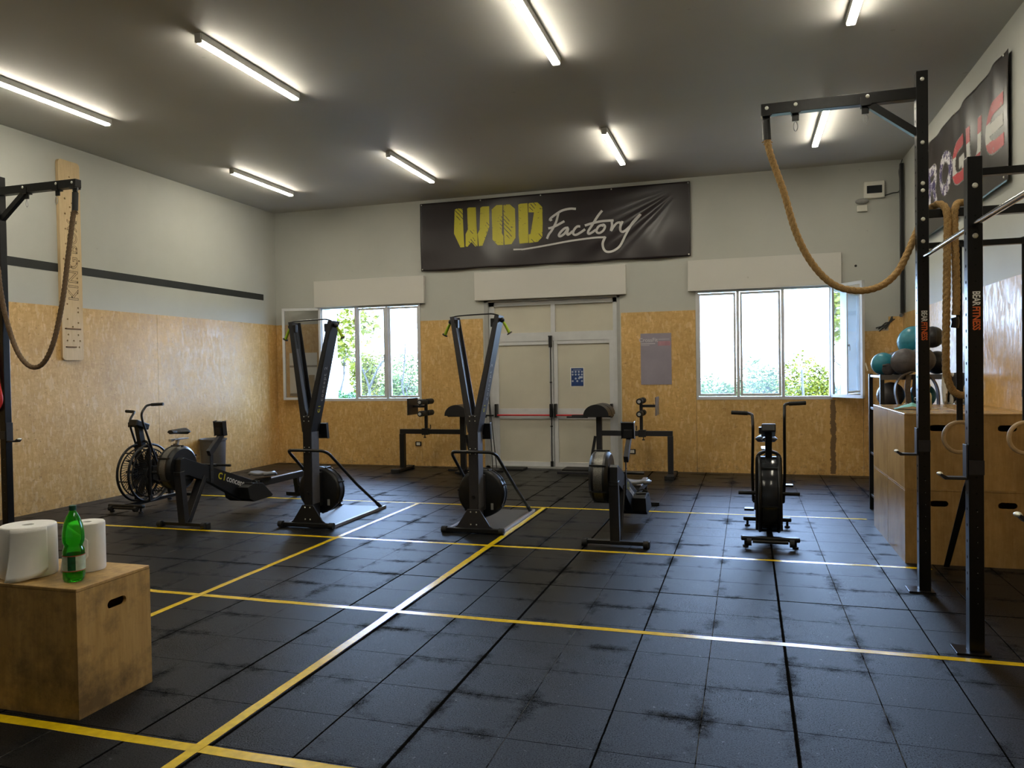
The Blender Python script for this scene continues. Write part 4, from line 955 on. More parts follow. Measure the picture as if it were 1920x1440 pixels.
# on the left box
t = thing('paper_roll', 'big white industrial paper roll at the left on the plywood box', 'paper roll', (-3.47, 2.962, .618))
MB().lathe([(.026, .253), (.118, .255), (.124, .250), (.126, .24), (.127, .012), (.124, .002), (.026, .0), (.026, .253)], seg=48, lobes=lambda a, z: 1+.012*math.sin(2*a+1)).build('roll', WHITE, t)
def sheet(name, t, rad, a0, a1, zt, zb, flare, seed, back=None):
    mb = MB(); rnd = random.Random(seed); n, mz = 22, 12; g = []
    for i in range(n+1):
        a = R(a0+(a1-a0)*i/n); row = []
        for j in range(mz+1):
            v = j/mz; top = zt(i/n); bot = zb(i/n); z = top+(bot-top)*v; q = rad+.002+flare(i/n, v)
            row.append(mb.bm.verts.new((q*math.cos(a), q*math.sin(a), z)))
        g.append(row)
    for i in range(n):
        for j in range(mz): mb.bm.faces.new((g[i][j], g[i+1][j], g[i+1][j+1], g[i][j+1])).smooth = True
    o = mb.build(name, WHITE, t); so_ = o.modifiers.new('thick', 'SOLIDIFY'); so_.thickness = .0012; return o
sheet('loose_sheet', t, .127, -76, -4, lambda u: .25, lambda u: .004+.035*u**2, lambda u, v: .045*(v**2)*(1-u)**1.2+.02*v*v*math.sin(u*3.0)+.004, 3)
t = thing('paper_roll', 'narrower white paper roll behind the green bottle', 'paper roll', (-3.255, 3.115, .618))
MB().lathe([(.022, .246), (.078, .248), (.083, .243), (.084, .23), (.084, .01), (.081, .001), (.022, .0), (.022, .246)], seg=40).build('roll', WHITE, t)
sheet('loose_sheet', t, .084, -140, -42, lambda u: .246-.08*u*u, lambda u: .003+.19*max(0, u-.45)**1.4, lambda u, v: .035*v*(1-u)+.004, 4)
t = thing('water_bottle', 'green plastic bottle with white and green label on the plywood box', 'bottle', (-3.143, 2.925, .618))
prof = [(.0, .008), (.030, .004), (.040, .0), (.047, .010), (.049, .03), (.049, .125), (.0485, .15), (.041, .168), (.040, .174), (.048, .192), (.0495, .21), (.048, .24), (.042, .275), (.032, .305), (.020, .330), (.0145, .340), (.0135, .352)]
MB().lathe(prof, seg=40, lobes=lambda a, z: 1+(.06*math.cos(5*a) if z < .02 else .0)).build('body', PET, t)
MB().lathe([(.0492, .055), (.0502, .056), (.0502, .128), (.0492, .129)], seg=40).build('label', mat('bottle_label_white', (.50, .60, .48, 1), .5, nscale=40, namt=.15), t)
lb_ = MB()
for a0, a1, z0_, z1_ in ((-75, -35, .058, .126),):
    for k in range(8):
        p = [R(a0+(a1-a0)*k/8), R(a0+(a1-a0)*(k+1)/8)]
        v = [lb_.bm.verts.new((.0508*math.cos(a), .0508*math.sin(a), z)) for a, z in ((p[0], z0_), (p[1], z0_), (p[1], z1_), (p[0], z1_))]; lb_.bm.faces.new(v)
lb_.build('label_panel', mat('bottle_label_green', (.01, .09, .03, 1), .5, nscale=60, namt=.4), t)
rb = MB()
for z0_ in (.052, .126): rb.lathe([(.0506, z0_), (.0506, z0_+.004)], seg=32)
rb.build('label_stripe', mat('bottle_label_red', (.40, .06, .03, 1), .5, nscale=60, namt=.2), t)
MB().lathe([(0, .345), (.0165, .345), (.017, .348), (.0165, .366), (.014, .369), (0, .369)], seg=28).build('cap', CAP, t)

# on the box stack
t = thing('face_shield', 'teal folded cloth mask lying on top of the box stack', 'mask', (1.42, 7.45, 1.214), R(-12))
mb = MB(); n = 14; g = []
for i in range(n+1):
    u = i/n*2-1; row = []
    for j in range(5):
        v = j/4; row.append(mb.bm.verts.new((u*.14, (v-.5)*.17-.05*(1-abs(u)), .006+.055*(1-abs(u))*(1-(v-.5)**2*2)+.002*math.sin(u*9))))
    g.append(row)
for i in range(n):
    for j in range(4): mb.bm.faces.new((g[i][j], g[i+1][j], g[i+1][j+1], g[i][j+1]))
o = mb.build('cloth', TEALP, t); o.modifiers.new('thick', 'SOLIDIFY').thickness = .002
MB().tube(spline([(.14, .0, .006), (.18, .02, .006), (.20, -.04, .006), (.15, -.07, .006)], 5), .002, 5).build('ear_loop', WHITE, t)
t = thing('spray_bottle', 'white plastic bottle on the box stack, half behind the tall post', 'bottle', (1.56, 7.56, 1.214))
MB().lathe([(0, 0), (.036, 0), (.04, .006), (.04, .11), (.034, .135), (.020, .15), (.016, .165)], seg=24).build('body', mat('milky_plastic', (.60, .63, .58, 1), .3, nscale=10, namt=.1), t)
MB().lathe([(.020, .163), (.022, .17), (.030, .19), (.033, .205), (.028, .222), (.012, .23), (0, .231)], seg=20).build('cap', WPL, t)

# ================================================================== BALL SHELF
t = thing('ball_rack', 'black steel shelf holding balls in the back right corner', 'shelf', (1.77, 8.94, 0))
mb = MB()
for x_ in (-.41, .37):
    for y_ in (-.36, .36): mb.box(x_-.02, x_+.02, y_-.02, y_+.02, 0, 1.51)
mb.build('frame', BLACK, t)
for z_ in (1.475, 1.12, .62, .15): MB().box(-.42, .39, -.38, .38, z_, z_+.025, .003).box(-.42, .39, -.385, -.375, z_-.02, z_+.03).build('shelf_board', BLACK if z_ < 1.4 else mat('shelf_steel', (.12, .12, .13, 1), .4, .5, nscale=9, namt=.1), t)
def ball(x, y, z, r, m, label, seamed=True):
    t = thing('slam_ball', label, 'ball', (x, y, z), random.uniform(0, 3), 'exercise balls in the corner')
    MB().ball((0, 0, 0), r, 32, 20).build('shell', m, t)
    MB().torus((0, 0, 0), r*1.0, r*.018, 'Z', 40, 6).torus((0, 0, 0), r*1.0, r*.018, 'X', 40, 6).build('seam', m, t)
    MB().cyl((r*.985, 0, 0), (r*1.01, 0, 0), r*.09, 12).build('valve', PLAST, t)
ball(1.409, 8.803, 1.619, .118, TEAL, 'teal ball at the left end of the top shelf')
ball(1.549, 9.213, 1.612, .111, TEAL, 'teal ball behind the leftmost one on the top shelf')
ball(1.572, 8.982, 1.626, .125, GBALL, 'grey ball on the top shelf, rear one of the overlapping pair')
ball(1.583, 8.618, 1.637, .136, GBALL, 'larger grey ball at the front of the top shelf, below the topmost teal ball')
ball(1.756, 9.077, 1.850, .166, TEAL, 'large teal ball on top of the pile beside the tall post')
ball(1.773, 8.81, 1.650, .133, GBALL, 'grey ball half hidden by the tall post')
ball(1.878, 8.832, 1.889, .111, DBALL, 'black ball high on the pile right of the tall post')
ball(1.984, 9.117, 1.625, .122, DBALL, 'black ball on the top shelf right of the tall post')
ball(1.50, 8.93, 1.286, .138, GBALL, 'grey ball on the lower shelf at the left')
ball(1.80, 8.93, 1.278, .13, TEAL, 'dark teal ball on the lower shelf behind the belts')
# small dark glove on the teal ball
tag(MB().ball((1.435, 8.665, 1.56), .058, 14, 10, (1.05, .4, 1.1)).cyl((1.38, 8.66, 1.60), (1.43, 8.66, 1.60), .014, 8).build('glove', mat('dark_glove', (.05, .045, .05, 1), .8, nscale=40, namt=.3)), 'dark glove tucked against the leftmost teal ball', 'glove')
# belts draped over the shelf edge
def strip(pts, w, th, m, name, parent=None, axis=(0, 1, 0)):
    P = spline(pts, 8); mb = MB(); ax_ = Vector(axis); rows = []
    for i, p in enumerate(P):
        d = (P[min(i+1, len(P)-1)]-P[max(i-1, 0)]).normalized(); nn = d.cross(ax_).normalized()
        rows.append([mb.bm.verts.new(p+ax_*s_*w/2+nn*q*th/2) for s_, q in ((-1, -1), (1, -1), (1, 1), (-1, 1))])
    for i in range(len(P)-1):
        for k in range(4): mb.bm.faces.new((rows[i][k], rows[i][(k+1) % 4], rows[i+1][(k+1) % 4], rows[i+1][k]))
    mb.bm.faces.new(rows[0]); mb.bm.faces.new(rows[-1][::-1]); return mb.build(name, m, parent)
yb_ = 8.50
t = thing('lifting_belt', 'wide brown leather lifting belt draped in an arch over the shelf edge', 'belt', (1.62, yb_, 1.35))
strip([(-.12, 0, -.17), (-.15, 0, -.02), (-.13, 0, .09), (-.06, 0, .16), (.04, 0, .19), (.13, 0, .17), (.20, 0, .09), (.235, 0, -.02), (.24, 0, -.2)], .10, .012, LEATH, 'band', t)
strip([(-.12, 0, -.15), (-.10, 0, -.25), (-.11, 0, -.34)], .03, .008, LEATH, 'tongue', t)
MB().torus((-.115, -.03, -.17), .024, .004, 'Y', 16, 6).torus((-.06, -.03, -.155), .024, .004, 'Y', 16, 6).build('buckle', STEEL, t)
for i, (dx_, lo_, lb) in enumerate(((-.03, -.40, 'brown strap hanging straight down below the belt arch, left one'), (.03, -.22, 'black strap with steel clip hanging inside the belt arch'), (.10, -.33, 'dark strap hanging inside the belt arch, nearest the tall post'))):
    t = thing('hanging_strap', lb, 'strap', (1.62+dx_, yb_-.02, 1.35))
    strip([(0, 0, .155), (-.012, 0, .0), (.004, 0, lo_*.5), (0, 0, lo_)], .02, .05 if i != 1 else .035, LEATH if i == 0 else STRAPM, 'webbing', t)
    MB().torus((0, -.02, lo_*.4), .016, .0035, 'Y', 14, 6).build('buckle', STEEL, t)
t = thing('hanging_towel', 'crumpled white and black cloth hanging right of the tall post', 'cloth', (1.86, 8.47, 1.22))
mb = MB(); g = []
for i in range(25):
    u = i/24; g.append([mb.bm.verts.new((.02+u*.26, -.04+.035*math.sin(u*22+j*.5), .30-.30*j/8*(1+.1*math.sin(u*9)))) for j in range(9)])
for i in range(24):
    for j in range(8): mb.bm.faces.new((g[i][j], g[i+1][j], g[i+1][j+1], g[i][j+1])).smooth = True
gcl = NT('streaked_cloth'); tc = gcl.n('TexCoord').outputs['Object']; gcl.l(gcl.mix(gcl.math('GREATER_THAN', gcl.noise(gcl.mapping(tc, scale=(1, 0, .15)), 11, 2, .5), .53), (.62, .60, .55, 1), (.03, .03, .03, 1)), gcl.b.inputs['Base Color']); gcl.b.inputs['Roughness'].default_value = .9
o = mb.build('cloth', gcl.M, t); o.modifiers.new('thick', 'SOLIDIFY').thickness = .003
tag(MB().box(1.535, 1.60, 10.30, 10.42, 0, .05, .008).box(1.56, 1.60, 10.2, 10.5, 0, .62, .004).build('upright_foot', BLACK), 'black steel frame upright standing behind the left edge of the box stack', 'frame')

# ================================================================== SKI MACHINES
def ski_machine(label, loc, front):
    t = thing('ski_trainer', label, 'ski machine', loc, 0)
    lean = lambda z: max(0, z-1.1)*.10
    def shear(mb):
        for v in mb.bm.verts: v.co.y += lean(v.co.z)
        return mb
    # base
    MB().box(-.28, .28, -.05, -.0, .012, .052, .004).build('foot_bar', BLACK, t)
    for s_ in (-1, 1): MB().cyl((s_*.275, -.045, .034), (s_*.325, -.045, .034), .033, 20).cyl((s_*.268, -.045, .034), (s_*.33, -.045, .034), .013, 10).build('wheel', RUBB, t)
    mb = MB().prism([(-.25, .02), (.25, .02), (.17, .07), (.065, .235), (-.065, .235), (-.17, .07)], -.012, .004, 'XZ', .003); mb.mi = 1
    mb.bolts([(-.03, -.012, .21), (.03, -.012, .21), (-.03, -.012, .085), (.03, -.012, .085)], .008); mb.build('base_bracket', [front, ZINC], t)
    mb = MB().box(-.046, .046, 0, .165, .05, 1.17, .005); mb.mi = 1
    mb.bolts([(x, 0, z) for x in (-.028, .028) for z in (1.16, 1.115, .84, .79)], .0065); mb.build('column', [front, ZINC], t)
    MB().box(.046, .052, .012, .155, .24, 1.085, .002).bolts([(.052, .03+.012*k, 1.02) for k in range(10)], .0025, 'X', 1, .001).build('side_cover', GREYP, t)
    for s_ in (-1, 1):
        a = MB()
        # outer web
        a.prism([(s_*.046, 1.0), (s_*.046, 1.16), (s_*.235, 2.165), (s_*.262, 2.165), (s_*.052, 1.0)][::s_], .0, .165, 'XZ')
        a.prism([(s_*.002, 1.12), (s_*.046, 1.10), (s_*.26, 2.165), (s_*.215, 2.165)][::s_], .0, .008, 'XZ')
        a.prism([(s_*.002, 1.12), (s_*.046, 1.10), (s_*.26, 2.165), (s_*.215, 2.165)][::s_], .157, .165, 'XZ')
        arm = shear(a).build('arm', front, t)
        if s_ == -1:
            shear(MB().prism([(-.040, 1.14), (-.046, 1.14), (-.185, 1.88), (-.178, 1.88)], .045, .10, 'XZ')).build('inner_channel', GREYP, arm)
        else:
            M = frame((.052+.0048+(.262-.052)*.43/1.165*1.0+.001, .095, 1.43+.08), (.262-.052, .10, 1.165), (0, 1, 0)) 
            # the text plane follows the outer face of the arm
            xd = Vector((.262-.052, .0, 1.165)).normalized(); zt = 1.50; xx = .052+(zt-1.0)*(.262-.052)/1.165+.0015
            M = frame((xx, .085+lean(zt), zt), xd, (0, 1, 0)).copy()
            M = frame((xx, .085+lean(zt), zt), xd, Vector((0, -1, 0)))
            text('maker_print', 'concept 2', .074, M, PRINTG, arm, sp=1.25, bold=.0006)
            zt = 1.235; xx = .052+(zt-1.0)*(.262-.052)/1.165+.0015
            text('maker_mark', 'C I', .06, frame((xx, .085+lean(zt), zt), xd, Vector((0, -1, 0))), PRINTY, arm, bold=.001)
        hd = MB().ball((s_*.275, .06+.106, 2.118), .026, 14, 10).cyl((s_*.235, .16, 2.125), (s_*.28, .16, 2.12), .014, 10)
        shd = hd.build('sheave', PLAST, t)
        MB().tube([(s_*.283, .17, 2.105), (s_*.31, .175, 2.06), (s_*.345, .18, 1.99)], [.012, .0145, .016], 12).build('grip', LIME, t)
        MB().cyl((s_*.345, .18, 1.99), (s_*.350, .181, 1.982), .028, 14, .030).build('grip_flange', PLAST, t)
        MB().tube([(s_*.20, .14, 2.08), (s_*.03, .10, 1.25)], .0022, 5).build('drive_cord', STRAPM, t)
        MB().box(s_*.195-.022, s_*.195+.022, .10, .145, 2.05, 2.135, .004).build('pulley_block', PLAST, t)
    MB().tube(arc([(-.25, .12, 2.16), (-.19, .115, 2.172), (0, .11, 2.178), (.19, .115, 2.182), (.25, .12, 2.165)], .03), .007, 8).build('top_bar', PLAST, t)
    # fan
    fy = .20; cz = .36; r_ = .248
    f = MB().lathe([(0, fy-.012), (.05, fy-.012), (.06, fy), (r_-.03, fy+.006), (r_-.008, fy+.018), (r_, fy+.034), (r_, fy+.05)], (.0, 0, cz), 48, 'Y')
    f.build('fan_cover', PLAST, t)
    MB().lathe([(r_-.006, fy+.05), (r_-.006, fy+.115)], (0, 0, cz), 48, 'Y').build('vent_screen', STEEL if False else DGREY, t)
    MB().lathe([(r_, fy+.115), (r_+.003, fy+.13), (r_-.02, fy+.15), (.04, fy+.155), (0, fy+.155)], (0, 0, cz), 48, 'Y').lathe([(r_+.004, fy+.035), (r_+.004, fy+.048)], (0, 0, cz), 48, 'Y').build('fan_housing', PLAST, t)
    cl = MB()
    for k in range(7): a = 2*PI*k/7+.35; cl.beam((r_*math.cos(a), fy+.03, cz+r_*math.sin(a)), (r_*math.cos(a), fy+.135, cz+r_*math.sin(a)), .018, .018)
    cl.build('vent_clip', PLAST, t)
    MB().box(.115, .14, fy-.006, fy+.001, .20, .265).build('spec_sticker', PRINTG, t)
    MB().box(-.06, .06, .15, .215, .20, .56, .01).build('fan_mount', front, t)
    MB().cyl((-.0, .0, .36), (0, -.012, .36), .016, 14).build('axle_cap', PLAST, t)
    # hoop
    hp = arc([(-.268, 1.13, .03), (-.262, .60, .36), (-.235, .04, .775), (-.20, -.028, .81), (.20, -.028, .81), (.235, .04, .775), (.262, .60, .36), (.268, 1.13, .03)], .07, 6)
    MB().tube(hp, .0155, 12).build('support_hoop', BLACK, t)
    for s_ in (-1, 1): MB().cyl((s_*.268, 1.14, .022), (s_*.2675, 1.04, .085), .021, 12).build('hoop_foot', RUBB, t)
    # platform
    MB().box(-.27, .27, .03, 1.20, .006, .020).build('platform', mat('dark_tread_plate', (.05, .052, .06, 1), .42, nscale=80, namt=.2, bump=.1), t)
    for s_ in (-1, 1): MB().box(s_*.285-.014, s_*.285+.014, .0, 1.22, .0, .032, .003).build('platform_rail', mat('grey_anodised', (.30, .28, .28, 1), .4, .6, nscale=20, namt=.08), t)
    # monitor
    MB().box(.03, .05, .16, .22, .93, .96).build('monitor_arm', PLAST, t); MB().beam((.06, .235, .92), (.06, .215, 1.08), .12, .03, (0, 1, 0), .006).build('monitor', PLAST, t)
    return t
ski_machine('left black ski machine with V arms and lime grips, before the left window', (-4.385, 7.0, 0), mat('black_ski_paint', (.009, .009, .011, 1), .42, nscale=40, namt=.1))
ski_machine('right dark grey ski machine with V arms and lime grips, before the double door', (-2.582, 7.12, 0), mat('grey_ski_paint', (.030, .028, .031, 1), .42, nscale=40, namt=.1))

# ================================================================== ROWERS
def rower(label, loc):
    t = thing('rowing_machine', label, 'rowing machine', loc, 0)
    MB().box(-.29, .29, -.03, .03, .02, .055, .004).build('front_foot_bar', BLACK, t)
    for s_ in (-1, 1):
        MB().cyl((s_*.255, -.035, .035), (s_*.30, -.035, .035), .035, 20).build('wheel', RUBB, t)
        MB().box(s_*.29-.02, s_*.29+.02, -.035, .035, .0, .06, .006).build('foot_cap', RUBB, t)
    MB().beam((0, 0, .05), (0, -.06, .60), .085, .055, (0, 1, 0), .006).build('leg', DGREY, t); MB().beam((0, .03, .05), (0, .30, .50), .085, .05, (0, 1, 0), .006).build('leg', DGREY, t)
    MB().prism([(-.09, .56), (-.07, .73), (-.02, .745), (.55, .545), (1.20, .325), (1.28, .25), (.95, .13), (.40, .42), (.05, .555)], -.036, .036, 'YZ', .004).build('main_beam', BLACK, t)
    MB().box(.02, .037, .55, 1.20, .325, .34).xf(Matrix.Identity(4)).bm.free() if False else None
    d = Vector((0, .94, -.34)).normalized()
    text('maker_print', 'concept', .105, frame((.0385, .82, .375), d, Vector((0, .34, .94))), PRINTW, t, bold=.001)
    text('maker_mark', 'C I', .10, frame((.0385, .575, .463), d, Vector((0, .34, .94))), PRINTY, t, bold=.003)
    # fan
    cx, cy_, cz, r_ = -.13, .07, .625, .235
    MB().lathe([(0, -.095), (.04, -.097), (.06, -.09), (r_-.03, -.086), (r_, -.06), (r_, -.04)], (cx, cy_, cz), 48, 'X').lathe([(r_, .04), (r_, .06), (r_-.03, .086), (.06, .09), (0, .09)], (cx, cy_, cz), 48, 'X').build('fan_cover', PLAST, t)
    MB().lathe([(r_-.006, -.042), (r_-.006, .042)], (cx, cy_, cz), 64, 'X').build('perforated_rim', mat('perforated_steel', (.17, .165, .15, 1), .45, .7, nscale=120, namt=.4), t)
    cl = MB()
    for k in range(6): a = 2*PI*k/6+.5; cl.beam((cx-.075, cy_+r_*math.cos(a), cz+r_*math.sin(a)), (cx+.075, cy_+r_*math.cos(a), cz+r_*math.sin(a)), .02, .014)
    cl.build('rim_clip', PLAST, t)
    MB().box(-.06, .0, -.02, .16, .50, .66, .008).build('fan_mount', BLACK, t)
    # monitor bracket and arm
    MB().box(.038, .046, .38, .43, .42, .76, .002).bolts([(.046, .405, z) for z in (.46, .56, .66, .74)], .006, 'X', 1).build('bracket', DGREY, t)
    MB().prism([(.36, .72), (.42, .76), (.60, .93), (.59, .96), (.55, .96), (.33, .78)], .03, .075, 'YZ', .004).build('monitor_arm', DGREY, t)
    MB().beam((.045, .565, .935), (.045, .55, 1.09), .125, .05, (0, 1, 0), .008).box(.01, .09, .50, .54, .94, 1.02, .004).build('monitor', PLAST, t)
    # foot stretcher
    MB().prism([(.86, .30), (1.0, .335), (1.16, .31), (1.36, .14), (1.32, .12), (.98, .115), (.90, .16)], -.17, .17, 'YZ', .006).build('foot_stretcher', RUBB, t)
    for s_ in (-1, 1):
        MB().beam((s_*.11, .95, .335), (s_*.11, 1.27, .20), .11, .03, (0, 0, 1), .01).build('foot_plate', PLAST, t)
        MB().tube([(s_*.05, 1.07, .29), (s_*.06, 1.09, .34), (s_*.11, 1.10, .355), (s_*.16, 1.09, .34), (s_*.17, 1.07, .29)], .008, 6).build('foot_strap', STRAPM, t)
    MB().cyl((-.20, .52, .60), (.20, .52, .60), .014, 12).box(-.03, .03, .47, .52, .585, .615).build('pull_handle', PLAST, t)
    MB().cyl((-.2, .52, .57), (-.2, .52, .61), .01, 6).bm.free() if False else None
    # rail, seat, rear leg
    mb = MB().box(-.03, .03, 1.15, 2.26, .235, .305, .003); mb.build('monorail', DGREY, t)
    MB().box(-.026, .026, 1.16, 2.25, .306, .316, .002).build('rail_track', STEEL, t)
    MB().beam((0, 2.12, .24), (0, 2.16, .04), .06, .05, (0, 1, 0)).box(-.17, .17, 2.14, 2.18, .0, .04, .004).build('rear_leg', BLACK, t)
    MB().box(-.05, .05, 1.30, 1.50, .295, .335, .004).build('seat_carriage', PLAST, t)
    st = MB(); n, m_ = 14, 12; g = []
    for i in range(n+1):
        u = i/n*2-1; row = []
        for j in range(m_+1):
            v = j/m_*2-1; w_ = .155*(1-.16*v) if v > 0 else .155; x = u*w_*math.sqrt(max(.0, 1-.55*v*v)); z = .372+.022*abs(u)**2-.03*max(0, v)**3-.02*(abs(u) > .9); row.append(st.bm.verts.new((x, 1.40+v*.125, z)))
        g.append(row)
    for i in range(n):
        for j in range(m_): st.bm.faces.new((g[i][j], g[i+1][j], g[i+1][j+1], g[i][j+1])).smooth = True
    s_o = st.build('seat', mat('grey_seat_pad', (.16, .16, .165, 1), .42, nscale=30, namt=.1), t); q = s_o.modifiers.new('thick', 'SOLIDIFY'); q.thickness = .03; q.offset = 1
    return t
rower('left rowing machine, between the left bike and the black ski machine', (-5.70, 6.70, 0))
rower('right rowing machine, seen head-on in front of the double door', (-1.125, 6.86, 0))

# ================================================================== FAN BIKES
def fan_bike(label, loc, lever=0.0):
    t = thing('fan_bike', label, 'exercise bike', loc, 0)
    cy_, cz, r_ = .30, .435, .345
    for k, (yy_, hw) in enumerate(((.0, .25), (.93, .23))):
        MB().box(-hw, hw, yy_-.03, yy_+.03, .055, .095, .012).build('floor_bar', BLACK, t)
        for s_ in (-1, 1):
            MB().cyl((s_*(hw-.04), yy_, .0), (s_*(hw-.04), yy_, .055), .012, 8).cyl((s_*(hw-.04), yy_, 0), (s_*(hw-.04), yy_, .014), .026, 14).build('levelling_foot', RUBB, t)
            if k == 0: MB().cyl((s_*.16, -.05, .05), (s_*.20, -.05, .05), .032, 16).build('wheel', RUBB, t)
    MB().cyl((-.15, -.045, .055), (.15, -.045, .055), .014, 10).build('wheel_axle', BLACK, t)
    MB().beam((0, .0, .08), (0, .93, .085), .05, .04).build('base_rail', BLACK, t)
    MB().box(-.035, .035, .42, .92, .1, .112, .002).build('rail_cover', STEEL, t)
    # cage rings, spokes
    for s_ in (-1, 1):
        cg = MB().torus((s_*.082, cy_, cz), r_, .015, 'X', 48, 8).torus((s_*.085, cy_, cz), r_-.055, .009, 'X', 48, 6).torus((s_*.088, cy_, cz), .085, .008, 'X', 24, 6)
        for k in range(52):
            a = 2*PI*k/52; pts = []
            for q in range(6):
                f_ = q/5; rr_ = .085+(r_-.10-.085+.045)*f_; aa = a+.55*math.sin(f_*PI/2)
                pts.append((s_*(.092-.006*f_), cy_+rr_*math.cos(aa), cz+rr_*math.sin(aa)))
            cg.tube(pts, .0042, 5)
        cg.build('fan_cage', BLACK, t)
        MB().lathe([(0, s_*.095), (.07, s_*.095), (.088, s_*.08)], (0, cy_, cz), 28, 'X').build('hub_cover', PLAST, t)
        # fork leg on this side
        MB().box(s_*.105-.013, s_*.105+.013, cy_-.05, cy_+.0, .10, .16, .003).build('fork_foot', BLACK, t)
    MB().tube(arc([(-.105, cy_-.025, .10), (-.105, cy_-.025, .62), (-.10, cy_-.025, .80), (0, cy_-.025, .835), (.10, cy_-.025, .80), (.105, cy_-.025, .62), (.105, cy_-.025, .10)], .10, 7), .0155, 10).build('fork_arch', BLACK, t)
    sg = MB()
    for k in range(6): a = 2*PI*k/6+.2; sg.beam((-.08, cy_+r_*math.cos(a), cz+r_*math.sin(a)), (.08, cy_+r_*math.cos(a), cz+r_*math.sin(a)), .02, .014)
    sg.build('cage_spacer', BLACK, t)
    fb = MB()
    for k in range(10):
        a = 2*PI*k/10; p = Vector((0, cy_+.06*math.cos(a), cz+.06*math.sin(a))); q = Vector((0, cy_+.30*math.cos(a), cz+.30*math.sin(a))); fb.beam(p, q, .09, .003, (0, -math.sin(a), math.cos(a)))
    fb.lathe([(.0, -.05), (.06, -.05), (.06, .05), (0, .05)], (0, cy_, cz), 20, 'X').build('fan_wheel', DGREY, t)
    MB().lathe([(r_-.01, -.074), (r_-.004, -.06), (r_-.004, .06), (r_-.01, .074)], (0, cy_, cz), 64, 'X').build('rim_mesh', DARKGL, t) if lever else None
    MB().beam((0, cy_-.03, cz+.32), (0, cy_-.09, 1.03), .058, .06, (0, 1, 0), .006).box(-.11, .11, cy_-.06, cy_-.005, cz+.31, cz+.345, .004).build('console_post', BLACK, t)
    MB().beam((0, .13, 1.06), (0, .33, .99), .125, .075, (0, 0, 1), .012).box(-.085, -.04, .14, .2, 1.0, 1.06, .004).build('console', PLAST, t)
    # chain case, cranks, seat
    MB().lathe([(0, .10), (.12, .105), (.135, .11), (.135, .125), (.12, .13), (0, .13)], (0, .66, .34), 32, 'X').prism([(.30, .52), (.66, .47), (.66, .21), (.30, .35)], .105, .125, 'YZ', .004).build('chain_case', PLAST, t)
    MB().beam((0, cy_+.02, .30), (0, .70, .33), .05, .05).beam((0, .66, .30), (0, .86, .72), .05, .06, (0, 1, 0), .004).beam((0, .74, .1), (0, .70, .32), .05, .05, (0, 1, 0)).build('frame', BLACK, t)
    MB().beam((0, .855, .70), (0, .89, .80), .032, .035, (0, 1, 0)).build('seat_post', STEEL, t)
    MB().box(-.05, .05, .78, 1.03, .785, .80, .003).box(-.02, .02, .74, .80, .77, .80).build('seat_slider', STEEL, t)
    sd_ = MB(); g = []
    for i in range(15):
        u = i/14*2-1; row = []
        for j in range(13):
            v = j/12; hw = .028+.085*max(0, (v-.35)/.65)**.7 if v > .35 else .028; hw *= math.sqrt(max(.05, 1-(max(0, v-.8)/.22)**2)) ; z = .895-.045*abs(u)**2.5*(.4+.6*v)+.012*v; row.append(sd_.bm.verts.new((u*hw, .75+v*.27, z)))
        g.append(row)
    for i in range(14):
        for j in range(12): sd_.bm.faces.new((g[i][j], g[i+1][j], g[i+1][j+1], g[i][j+1])).smooth = True
    so_ = sd_.build('saddle', PADM, t); q = so_.modifiers.new('thick', 'SOLIDIFY'); q.thickness = .045; q.offset = 0; q2 = so_.modifiers.new('round', 'BEVEL'); q2.width = .012; q2.segments = 2
    MB().cyl((-.13, .66, .34), (.15, .66, .34), .014, 10).beam((.14, .66, .34), (.14, .78, .44), .012, .025, (0, 1, 0)).beam((-.12, .66, .34), (-.12, .54, .24), .012, .025, (0, 1, 0)).build('crank', BLACK, t)
    MB().box(.15, .24, .74, .83, .43, .452, .004).build('pedal', PLAST, t); MB().box(-.22, -.13, .49, .58, .23, .252, .004).build('pedal', PLAST, t)
    # arm levers
    for s_, hz, oy in ((1, 1.268, .0), (-1, 1.175, .10)):
        x = s_*.135
        pts = arc([(x, .46+oy*.3, .33), (x+s_*.008, .33+oy*.6, .60), (x, .14+oy, hz-.20), (x-s_*.0, .12+oy, hz-.10), (x+s_*.005, .20+oy, hz-.01), (x+s_*.03, .24+oy, hz), (x+s_*.18, .27+oy, hz+.005)], .06, 5)
        MB().tube(pts, .0135, 10).build('arm_lever', BLACK, t)
        MB().cyl((x+s_*.045, .242+oy, hz), (x+s_*.19, .272+oy, hz+.006), .0185, 12).build('hand_grip', RUBB, t)
        MB().tube([(x+s_*.0, .47+oy*.3, .33), (x-s_*.02, .56, .31)], .010, 8).build('link_rod', BLACK, t)
        MB().cyl((s_*.10, .30, .435), (s_*.27, .30, .435), .018, 12).build('foot_peg', RUBB, t)
    MB().cyl((-.14, .46, .33), (.14, .46, .33), .012, 8).build('lever_axle', BLACK, t)
    return t
fan_bike('left black fan bike, seen from the side near the left strand board wall', (-7.03, 7.30, 0))
fan_bike('right black fan bike, seen head-on in front of the right window', (.215, 7.13, 0), 1)

